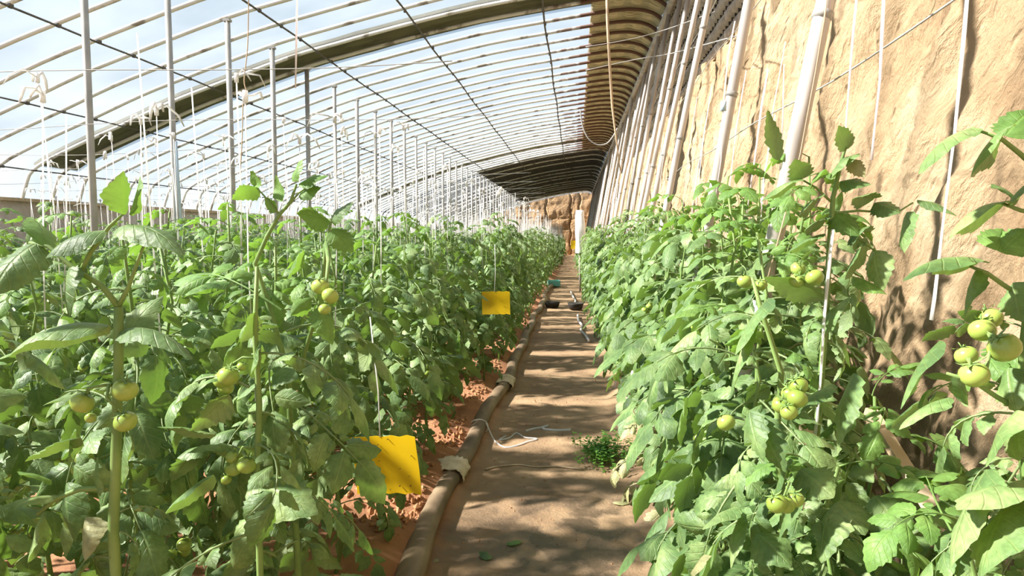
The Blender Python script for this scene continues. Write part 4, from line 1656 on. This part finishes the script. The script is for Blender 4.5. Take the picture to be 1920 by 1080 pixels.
def build_strings():
    rr = random.Random(31)
    rest = []
    n = 0
    spots = [(x, y, j) for (x, y, ri, j) in left if in_view(x, y, 0.1) and y > 1.9]
    spots.sort(key=lambda q: q[1] + 0.25 * q[2])
    for (x, y, j) in spots:
        top = WIRE_Z + rr.uniform(-0.22, 0.04)
        bot = rr.uniform(0.9, 1.3)
        dx, dy = rr.uniform(-0.05, 0.05), rr.uniform(-0.03, 0.03)
        bend = rr.uniform(-0.012, 0.012)
        pts = [Vector((x + dx, y + dy, top)), Vector((x + dx * 0.5 + bend, y + dy * 0.5, (top + bot) / 2)), Vector((x, y, bot))]
        r = rr.uniform(0.0018, 0.0034)
        if n < 300:
            mb = MB()
            mb.tube([p - pts[0] for p in pts], r, 5)
            near = y < 6
            o = obj('support_string', mb, 'string')
            o.location = pts[0]
            tag(o, 'white tying string hanging over the field in the closer rows' if near else 'white tying string in the farther rows below the film roof',
                'string', 'strings over the closer rows' if near else 'strings over the farther rows')
            if rr.random() < 0.7:
                b = link('bow', BOWS[rr.randrange(8)], o)
                b.scale = (1.0,) * 3 if near else (1.2,) * 3
                b.rotation_euler = (0, 0, rr.uniform(0, 6))
            n += 1
        else:
            rest.append(tube_arrays(pts, [r * 2.3] * 3, 3))
            if len(rest) % 3:
                continue
            dq = Vector((rr.uniform(-.12, .12), rr.uniform(-.15, .15), rr.uniform(-.12, .05)))
            rest.append(tube_arrays([p + dq for p in pts], [r * 2.0] * 3, 3))
    v, f = join_arrays(rest)
    o = link('distant_strings', array_mesh('distant_strings', v, f, 'string'))
    o['kind'] = 'stuff'
    tag(o, 'haze of white tying strings over the far beds', 'strings')


build_strings()


def curved(pts, sub=4):
    P = [Vector(p) for p in pts]
    out = []
    for i in range(len(P) - 1):
        p0, p1, p2, p3 = P[max(i - 1, 0)], P[i], P[i + 1], P[min(i + 2, len(P) - 1)]
        for k in range(sub):
            t = k / sub
            out.append(0.5 * ((2 * p1) + (p2 - p0) * t + (2 * p0 - 5 * p1 + 4 * p2 - p3) * t * t + (3 * p1 - p0 - 3 * p2 + p3) * t ** 3))
    return out + [P[-1]]


def wire(name, pts, r, mat, label, cat='wire', group=None, n=5):
    mb = MB()
    o0 = Vector(pts[0])
    if not isinstance(r, (list, tuple)):
        pts = curved(pts)
    mb.tube([Vector(p) - o0 for p in pts], r, n)
    o = obj(name, mb, mat)
    o.location = o0
    return tag(o, label, cat, group)


for k, y in enumerate([2.78 + 1.25 * i for i in range(0, 9)]):
    wire('crop_wire', [Vector((-7.5 + 0.5 * i, y + 0.01 * math.sin(i), WIRE_Z - 0.015 * math.sin(i * 1.1) + 0.006 * i)) for i in range(15)], 0.0022, 'wire',
         'thin wire strung across the field above the %s double row' % ORD[k], 'wire', 'wires across the field')
for k, (x, z) in enumerate(((0.87, 2.05), (1.05, 2.85), (1.16, 3.45))):
    wire('wall_wire', [Vector((x + 0.015 * math.sin(i * 1.3), 1.5 + i, z - 0.02 * (i % 2))) for i in range(30)], 0.003, 'wire',
         'long wire tied along the leaning poles, %s of three' % ('lowest', 'middle', 'topmost')[k])


def ribbon(pts, w, mat, label, group=None, name='support_ribbon'):
    """a flattened strand of raffia film"""
    mb = MB()
    o0 = Vector(pts[0])
    k = len(pts)
    mb.tube([Vector(p) - o0 for p in pts], [w * (0.85 + 0.25 * math.sin(i * 1.7)) for i in range(k)], 6, squash=0.35)
    o = obj(name, mb, mat)
    o.location = o0
    return tag(o, label, 'ribbon', group)


def px_line(pts, d):
    return [at(p[0], p[1], d) for p in pts]


ribbon(px_line([(1818, -60), (1808, 60), (1790, 250), (1768, 420), (1752, 560), (1746, 600)], 1.55), 0.0075, 'string', 'broad bright white ribbon hanging in front of the bare earth wall')
ribbon(px_line([(1562, 430), (1556, 480), (1545, 600), (1538, 720), (1528, 820)], 1.58), 0.0085, 'string', 'white ribbon twisted round the stem of the plant by the wall')
ribbon(px_line([(1612, -60), (1600, 60), (1592, 160), (1585, 250), (1580, 300)], 1.75), 0.0065, 'pink_film', 'thin milky ribbon hanging above the crown of the ribbon-wound plant')
ribbon(px_line([(1660, -60), (1654, 60), (1650, 150), (1640, 240), (1634, 300)], 1.8), 0.0085, 'pink_film', 'milky ribbon ending in the air before the earth wall')
ribbon(px_line([(1552, -20), (1545, 40), (1528, 140), (1500, 290), (1478, 380), (1440, 520)], 2.2), 0.0055, 'strap', 'tan strand hanging beside the closest leaning pole')
ribbon(px_line([(1378, 40), (1366, 100), (1356, 200), (1352, 300), (1340, 380)], 3.4), 0.0095, 'pink_film', 'milky ribbon tied to the second leaning pole with a blue knot')
ribbon(px_line([(1440, 130), (1428, 200), (1415, 300), (1400, 400)], 3.0), 0.011, 'pink_film', 'loose milky ribbon between the two closest leaning poles')
ribbon(px_line([(1470, 120), (1468, 220), (1462, 320)], 2.7), 0.006, 'pink_film', 'narrow milky ribbon just left of the closest leaning pole')
kb = MB()
kb.tube(px_line([(1357, 190), (1356, 208)], 3.39), 0.014, 8)
tag(obj('blue_knot', kb, 'blue'), 'small blue knot on the milky ribbon at the second leaning pole', 'knot')
rr = random.Random(64)
for k in range(34):
    y = 3.2 + 0.42 * k
    x = right_x(y) + 0.25 + rr.uniform(-0.1, 0.1)
    t = rr.uniform(2.1, 2.5)
    w_ = rr.uniform(0.004, 0.009) * (1 if y < 7 else 1.5)
    ribbon([Vector((x + 0.10, y, t)), Vector((x + 0.06, y + 0.02, t - 0.3)), Vector((x + 0.02, y, t - 0.7)), Vector((x, y, 1.2))], w_, 'pink_film' if k % 3 else 'string',
           'milky plastic ribbon hanging to a plant along the leaning poles', 'ribbons along the leaning poles')
# blue-white tape down the second field post
ribbon([Vector((-3.64, 6.02, 2.35)), Vector((-3.63, 6.02, 1.9)), Vector((-3.62, 6.03, 1.4)), Vector((-3.60, 6.03, 0.9))], 0.022, 'blue', 'pale blue tape hanging down along a close field post', None, 'blue_tape')
ribbon([at(558, -40, 4.2), at(556, 60, 4.2), at(554, 165, 4.2)], 0.012, 'pink_film', 'short milky strip hanging alone under the roof near the olive strip')
wire('knotted_rope', [at(468, -210, 4.6), at(466, 10, 4.6), at(464, 90, 4.6), at(458, 150, 4.6), at(462, 172, 4.6), at(456, 190, 4.6), at(454, 260, 4.6), at(450, 330, 4.6)], 0.004, 'strap', 'knotted thin cord hanging from the roof over the field', 'rope')
wire('hanging_strap', [at(1137, -60, 7.4), at(1139, 40, 7.4), at(1143, 120, 7.4), at(1148, 200, 7.4), at(1154, 250, 7.4), at(1163, 320, 7.4)], [0.017, 0.017, 0.016, 0.014, 0.010, 0.007], 'strap',
     'tan strap hanging from the straw roof above the path', 'strap', None, 6)
wire('slack_cable', [at(1088, 205, 12), at(1092, 235, 12), at(1102, 258, 12), at(1118, 271, 12), at(1136, 270, 12), at(1148, 258, 12), at(1158, 240, 12)], 0.012, 'wire', 'slack cable looping under the straw roof', 'cable')
wire('cross_wire', [at(1098, 88, 7.0), at(1180, 74, 7.0), at(1250, 55, 7.0), at(1340, 22, 6.2)], 0.004, 'wire', 'upper thin wire crossing to the leaning poles')
wire('cross_wire', [at(1098, 132, 7.5), at(1190, 112, 7.5), at(1260, 100, 7.2), at(1400, 62, 5.0)], 0.005, 'wire', 'lower thin wire crossing to the leaning poles')

# ------------------------------------------------------------------ things along the path
def build_hose():
    pts, rads = [], []
    i = 0
    y = 2.35
    while y < 21:
        x = -0.70 + 0.028 * math.sin(y * 1.1) + 0.018 * math.sin(y * 2.9 + 1) + (0.04 * math.sin((y - 8.5) * 1.2) if y > 8.5 else 0)
        pts.append(Vector((x, y, floor_z(-0.55, y) + 0.052)))
        rads.append(0.060 + 0.004 * math.sin(y * 5))
        y += 0.14
    mb = MB()
    mb.tube(pts, rads, 12, squash=0.80)
    root = thing('irrigation_hose', 'thick dusty brown irrigation hose lying along the path edge', 'hose', (0, 0, 0))
    obj('hose_body', mb, 'hose', root)
    return pts


HOSE = build_hose()


def hose_at(y):
    return min(HOSE, key=lambda p: abs(p.y - y))


def rag(y, w, label, seed, flare):
    """cloth wrapped round the hose with a loose flap"""
    c = hose_at(y)
    mb = MB()
    n, k = 18, 8

    def fn(i, j):
        q = -0.55 * math.pi + 1.85 * math.pi * i / (n - 1) * 0.62
        r = 0.068 + 0.016 * nz3(i, j * 0.6, seed, 0.9)
        yy_ = (j / (k - 1) - 0.5) * w + 0.02 * nz3(i, seed, 0, 0.6)
        p = Vector((math.sin(q) * r * 1.12, yy_, math.cos(q) * r * 0.92))
        if p.x < -0.04:
            p.x -= flare * (0.5 + 0.5 * nz3(i, j, seed + 3, 0.5))
            p.z += 0.03 * nz3(i, j, seed + 9, 0.8)
        return c + p
    mb.grid(n, k, fn)
    o = obj('rag', mb, 'rag')
    so = o.modifiers.new('thickness', 'SOLIDIFY')
    so.thickness = 0.004
    return tag(o, label, 'rag')


rag(4.02, 0.24, 'pale crumpled rag wrapped round the hose by the large yellow board', 3, 0.17)
rag(6.55, 0.34, 'pale rag wrapped round the hose farther along the path', 8, 0.03)
c = hose_at(5.0)
tie = MB()
tie.tube([c + Vector((math.sin(q) * 0.074, 0.012 * math.sin(q * 2), math.cos(q) * 0.058)) for q in [2 * math.pi * i / 16 for i in range(17)]], 0.004, 5)
zf = lambda x, y: floor_z(x, y) + 0.006
tie.tube(curved([c + Vector((0.06, 0, 0.03))] + [Vector((x_, y_, zf(x_, y_))) for x_, y_ in
         ((-0.60, 4.92), (-0.55, 4.78), (-0.48, 4.70), (-0.40, 4.74), (-0.33, 4.84), (-0.27, 4.92), (-0.36, 4.93), (-0.43, 5.03), (-0.47, 4.90), (-0.54, 4.86), (-0.50, 4.94))]), 0.0055, 5)
tag(obj('tie_cord', tie, 'string'), 'white cord tied round the hose with its tail on the path', 'cord')
wire('path_string', [Vector((x_, y_, zf(x_, y_))) for x_, y_ in ((-0.56, 4.22), (-0.50, 4.28), (-0.44, 4.30), (-0.34, 4.33), (-0.24, 4.31), (-0.12, 4.33), (-0.02, 4.30), (0.06, 4.28))], 0.006, 'wood', 'dusty string lying across the path by the white cord', 'string')
wire('path_string', [Vector((x_, y_, zf(x_, y_))) for x_, y_ in ((-0.36, 5.10), (-0.31, 5.16), (-0.25, 5.20), (-0.20, 5.26), (-0.24, 5.18), (-0.14, 5.14), (-0.02, 5.15))], 0.010, 'string', 'short pale scrap of string on the sunlit path', 'string')


def yellow_board(px, py, d, w, h, tilt, turn, label, cuts=0):
    p = at(px, py, d)
    root = thing('sticky_board', label, 'sticky board', p)
    root.rotation_euler = (0, tilt, turn)
    mb = MB()
    nx, nz_ = 9, 9

    def fn(i, j, s):
        x = (i / (nx - 1) - 0.5) * w
        z = (j / (nz_ - 1) - 0.5) * h
        return Vector((x, s * 0.0012 + 0.006 * math.sin(i * 0.5) + 0.004 * math.sin(j * 0.6), z + (0.004 * math.sin(i * 3.0) if j in (0, nz_ - 1) else 0)))
    mb.grid(nx, nz_, lambda i, j: fn(i, j, 1))
    mb.grid(nx, nz_, lambda i, j: fn(i, j, -1), flip=True)
    for e in (0, nx - 1):
        mb.grid(2, nz_, lambda i, j, e=e: fn(e, j, 1 - 2 * i))
    for e in (0, nz_ - 1):
        mb.grid(nx, 2, lambda i, j, e=e: fn(i, e, 1 - 2 * j))
    obj('board', mb, 'yellow', root)
    if d < 12:
        rr = random.Random(int(px))
        sp = MB()
        for _ in range(16):
            x, z, r = rr.uniform(-.46, .46) * w, rr.uniform(-.46, .46) * h, rr.uniform(0.0006, 0.0014)
            sp.box((x - r, -0.009, z - r), (x + r, -0.0005, z + r))
        o = obj('stuck_insects', sp, 'speck', root, False)
        o['kind'] = 'stuff'
        lp = MB()
        lp.tube([Vector((-0.05 * w, 0, h * 0.49)), Vector((0, 0, h * 0.5 + 0.16)), Vector((0.0, 0, h * 0.5 + 0.42))], 0.0022, 5)
        obj('hanging_string', lp, 'string', root)
    return root


yellow_board(724, 872, 2.28, 0.245, 0.205, -0.10, -0.15, 'large bright yellow sticky board hung among leaves by the hose')
yellow_board(930, 568, 6.02, 0.25, 0.205, -0.02, 0.05, 'smaller-looking yellow sticky board hanging farther along the plant rows')
yellow_board(1078, 459, 20.0, 0.24, 0.24, 0.0, 0.0, 'tiny yellow board far down the path beside the white sack')


def build_sack_post():
    d = 18.0
    p = at(1087, 470, d)
    root = thing('wrapped_post', 'post wrapped in a white plastic sack standing far along the path', 'post', (p.x + 0.02, d, 0))
    mb = MB()
    mb.tube([Vector((0, 0, 0)), Vector((-0.02, 0, 1.0)), Vector((-0.02, 0, 2.12))], 0.025, 8)
    obj('post', mb, 'pole', root)
    s = MB()
    n, k = 14, 14

    def fn(i, j):
        t = j / (k - 1)
        q = 2 * math.pi * i / n
        r = (0.108 + 0.025 * math.sin(t * 3.0 + 0.5)) * (1 + 0.16 * math.sin(3 * q + t * 6)) * (1 if j < k - 1 else 0.2)
        return Vector((math.cos(q) * r - 0.01, math.sin(q) * r, 1.02 + 1.12 * min(1.0, t * 14 / 13)))
    s.grid(n + 1, k, lambda i, j: fn(i % n, j))
    obj('sack', s, 'sack', root)
    return root


build_sack_post()


def tray(loc, w, l, h, mat, label, name, cat):
    mb = MB()
    x, y, z = loc
    t = 0.012
    mb.box((-w / 2, -l / 2, 0), (w / 2, l / 2, t))
    mb.box((-w / 2, -l / 2, 0), (-w / 2 + t, l / 2, h))
    mb.box((w / 2 - t, -l / 2, 0), (w / 2, l / 2, h))
    mb.box((-w / 2 + t, -l / 2, 0), (w / 2 - t, -l / 2 + t, h))
    mb.box((-w / 2 + t, l / 2 - t, 0), (w / 2 - t, l / 2, h))
    o = obj(name, mb, mat, None, False)
    o.location = loc
    o.rotation_euler = (0, 0, 0.1)
    return tag(o, label, cat)


tray((-0.60, 19.6, 0.03), 0.34, 0.5, 0.16, 'teal', 'small teal plastic crate on the path far down by the hose', 'teal_crate', 'crate')


def basin(loc, r, h, label):
    mb = MB()
    mb.lathe([(0.01, 0.012), (r * 0.78, 0.012), (r, h), (r * 1.06, h), (r * 1.06, h - 0.015), (r * 0.84, 0.0), (0.01, 0.0)], 18)
    o = obj('basin', mb, 'black')
    o.location = loc
    return tag(o, label, 'basin')


basin((0.02, 13.6, 0.02), 0.15, 0.12, 'low black basin at the foot of the plants on the wall side')
basin((-0.46, 14.0, 0.02), 0.15, 0.10, 'low black basin beside the hose far along the path')
wire('pale_pipe', [Vector((x_, y_, 0.04)) for x_, y_ in ((0.20, 9.4), (0.16, 9.9), (0.10, 10.4), (0.12, 11.0), (0.07, 11.6), (0.06, 12.4))], 0.02, 'pole', 'thin pale pipe winding along the path foot of the plants', 'pipe', None, 8)
wire('pale_pipe', [Vector((x_, y_, 0.04)) for x_, y_ in ((-0.02, 14.4), (0.02, 15.0), (-0.02, 15.8), (-0.06, 16.6), (-0.10, 17.6))], 0.02, 'pole', 'thin pale pipe beyond the black basin', 'pipe', None, 8)


def build_stakes():
    mb = MB()
    a, b = at(1650, 800, 1.75), at(1700, 880, 1.62)
    m = Matrix.Translation(a.lerp(b, 0.5)) @ (b - a).to_track_quat('Z', 'Y').to_matrix().to_4x4()
    l = (b - a).length / 2 + 0.06
    mb.box((-0.014, -0.010, -l), (0.014, 0.010, l + 0.25), m)
    tag(obj('wooden_stake', mb, 'wood', None, False), 'slanting weathered wooden stake among the leaves by the wall', 'stake')
    mb = MB()
    p = at(1514, 840, 1.70)
    mb.box((p.x - 0.019, p.y - 0.008, 0.03), (p.x + 0.019, p.y + 0.008, p.z + 0.06))
    tag(obj('wooden_lath', mb, 'wood', None, False), 'upright pale wooden lath behind the ribbon-wound stem', 'lath')


build_stakes()


def build_weeds():
    rr = random.Random(12)
    parts = []
    cx, cy = 0.19, 4.5
    for k in range(130):
        a = rr.uniform(0, 6.28)
        r = abs(rr.gauss(0, 0.11))
        b = Vector((cx + math.cos(a) * r, cy + math.sin(a) * r * 1.3, 0.02))
        t = b + Vector((rr.uniform(-.05, .05), rr.uniform(-.05, .05), rr.uniform(0.05, 0.13)))
        parts.append(tube_arrays([b, b.lerp(t, 0.5) + Vector((0.004, 0, 0)), t], [0.0014, 0.0012, 0.001], 3))
        for q in range(7):
            p = b.lerp(t, 0.3 + 0.7 * q / 6)
            v, f = leaflet_arrays(rr.uniform(0.022, 0.038), 0.018, 3, 1, 0.6, 0.3, 0.4, 0.3, rr)
            parts.append((xform(v, Matrix.Translation(p) @ Matrix.Rotation(rr.uniform(0, 6.28), 4, 'Z') @ Matrix.Rotation(rr.uniform(-.5, .3), 4, 'Y')), f))
    v, f = join_arrays(parts)
    o = link('weed_tuft', array_mesh('weed_tuft', v, f, 'weed'))
    o['kind'] = 'stuff'
    tag(o, 'small bright green tuft of weeds at the edge of the path', 'weeds')


build_weeds()
for k, (x_, y_, s_, lab, mt) in enumerate(((-0.32, 3.18, 0.085, 'fallen green leaf on the path, paler of two', 'young_leaf'), (-0.38, 3.02, 0.09, 'fallen dark green leaf on the path', 'leaf'),
                                           (-0.62, 3.0, 0.05, 'small fallen pale leaf beside the hose', 'withered'), (0.22, 3.75, 0.10, 'dry curled leaf lying at the path edge', 'withered'))):
    rr = random.Random(k)
    v, f = leaflet_arrays(s_, s_ * 0.6, 12, 2, 0.5, 0.2, 0.4, 0.3, rr)
    o = link('fallen_leaf', array_mesh('fallen_leaf', v, f, mt))
    o.location = (x_, y_, floor_z(x_, y_) + 0.008)
    o.rotation_euler = (0, 0, k * 1.9 + 0.4)
    tag(o, lab, 'leaf')
# withered low leaves lying over the path edge on the wall side
rr = random.Random(88)
dry = detailed_plant(0.40, 3.72, 0.42, 950, 'low half-withered tomato shoot sprawling onto the path edge', None, 0, 8, 0.06, 0)
for ch in list(dry.children):
    if ch.name.startswith('leaf'):
        ch.data = DRY_ME[rr.randrange(4)]


def build_clods():
    rr = random.Random(3)
    mb = MB()
    for k in range(1500):
        y = rr.choice([3.42, 4.66, 5.9, 7.15]) + rr.gauss(0, 0.20)
        x = -0.80 - abs(rr.gauss(0, 0.22))
        if k % 6 == 0:
            x, y = rr.uniform(-0.62, 0.3), rr.uniform(3, 8)
        s = rr.uniform(0.006, 0.022) * (1 if x < -0.7 else 0.35)
        z = floor_z(x, y) + s * 0.3
        b = len(mb.v)
        for d in ((1, 0, 0), (-1, 0, 0), (0, 1, 0), (0, -1, 0), (0, 0, 1), (0, 0, -1)):
            e = Vector(d) * s * rr.uniform(0.6, 1.3) + Vector((rr.uniform(-.3, .3), rr.uniform(-.3, .3), rr.uniform(-.3, .3))) * s
            mb.v.append(Vector((x, y, z)) + e)
        for t in ((0, 2, 4), (2, 1, 4), (1, 3, 4), (3, 0, 4), (2, 0, 5), (1, 2, 5), (3, 1, 5), (0, 3, 5)):
            mb.f.append(tuple(b + i for i in t))
    o = obj('soil_clods', mb, 'clod', None, False)
    o['kind'] = 'stuff'
    tag(o, 'loose reddish soil clods along the hose and path', 'soil')


build_clods()
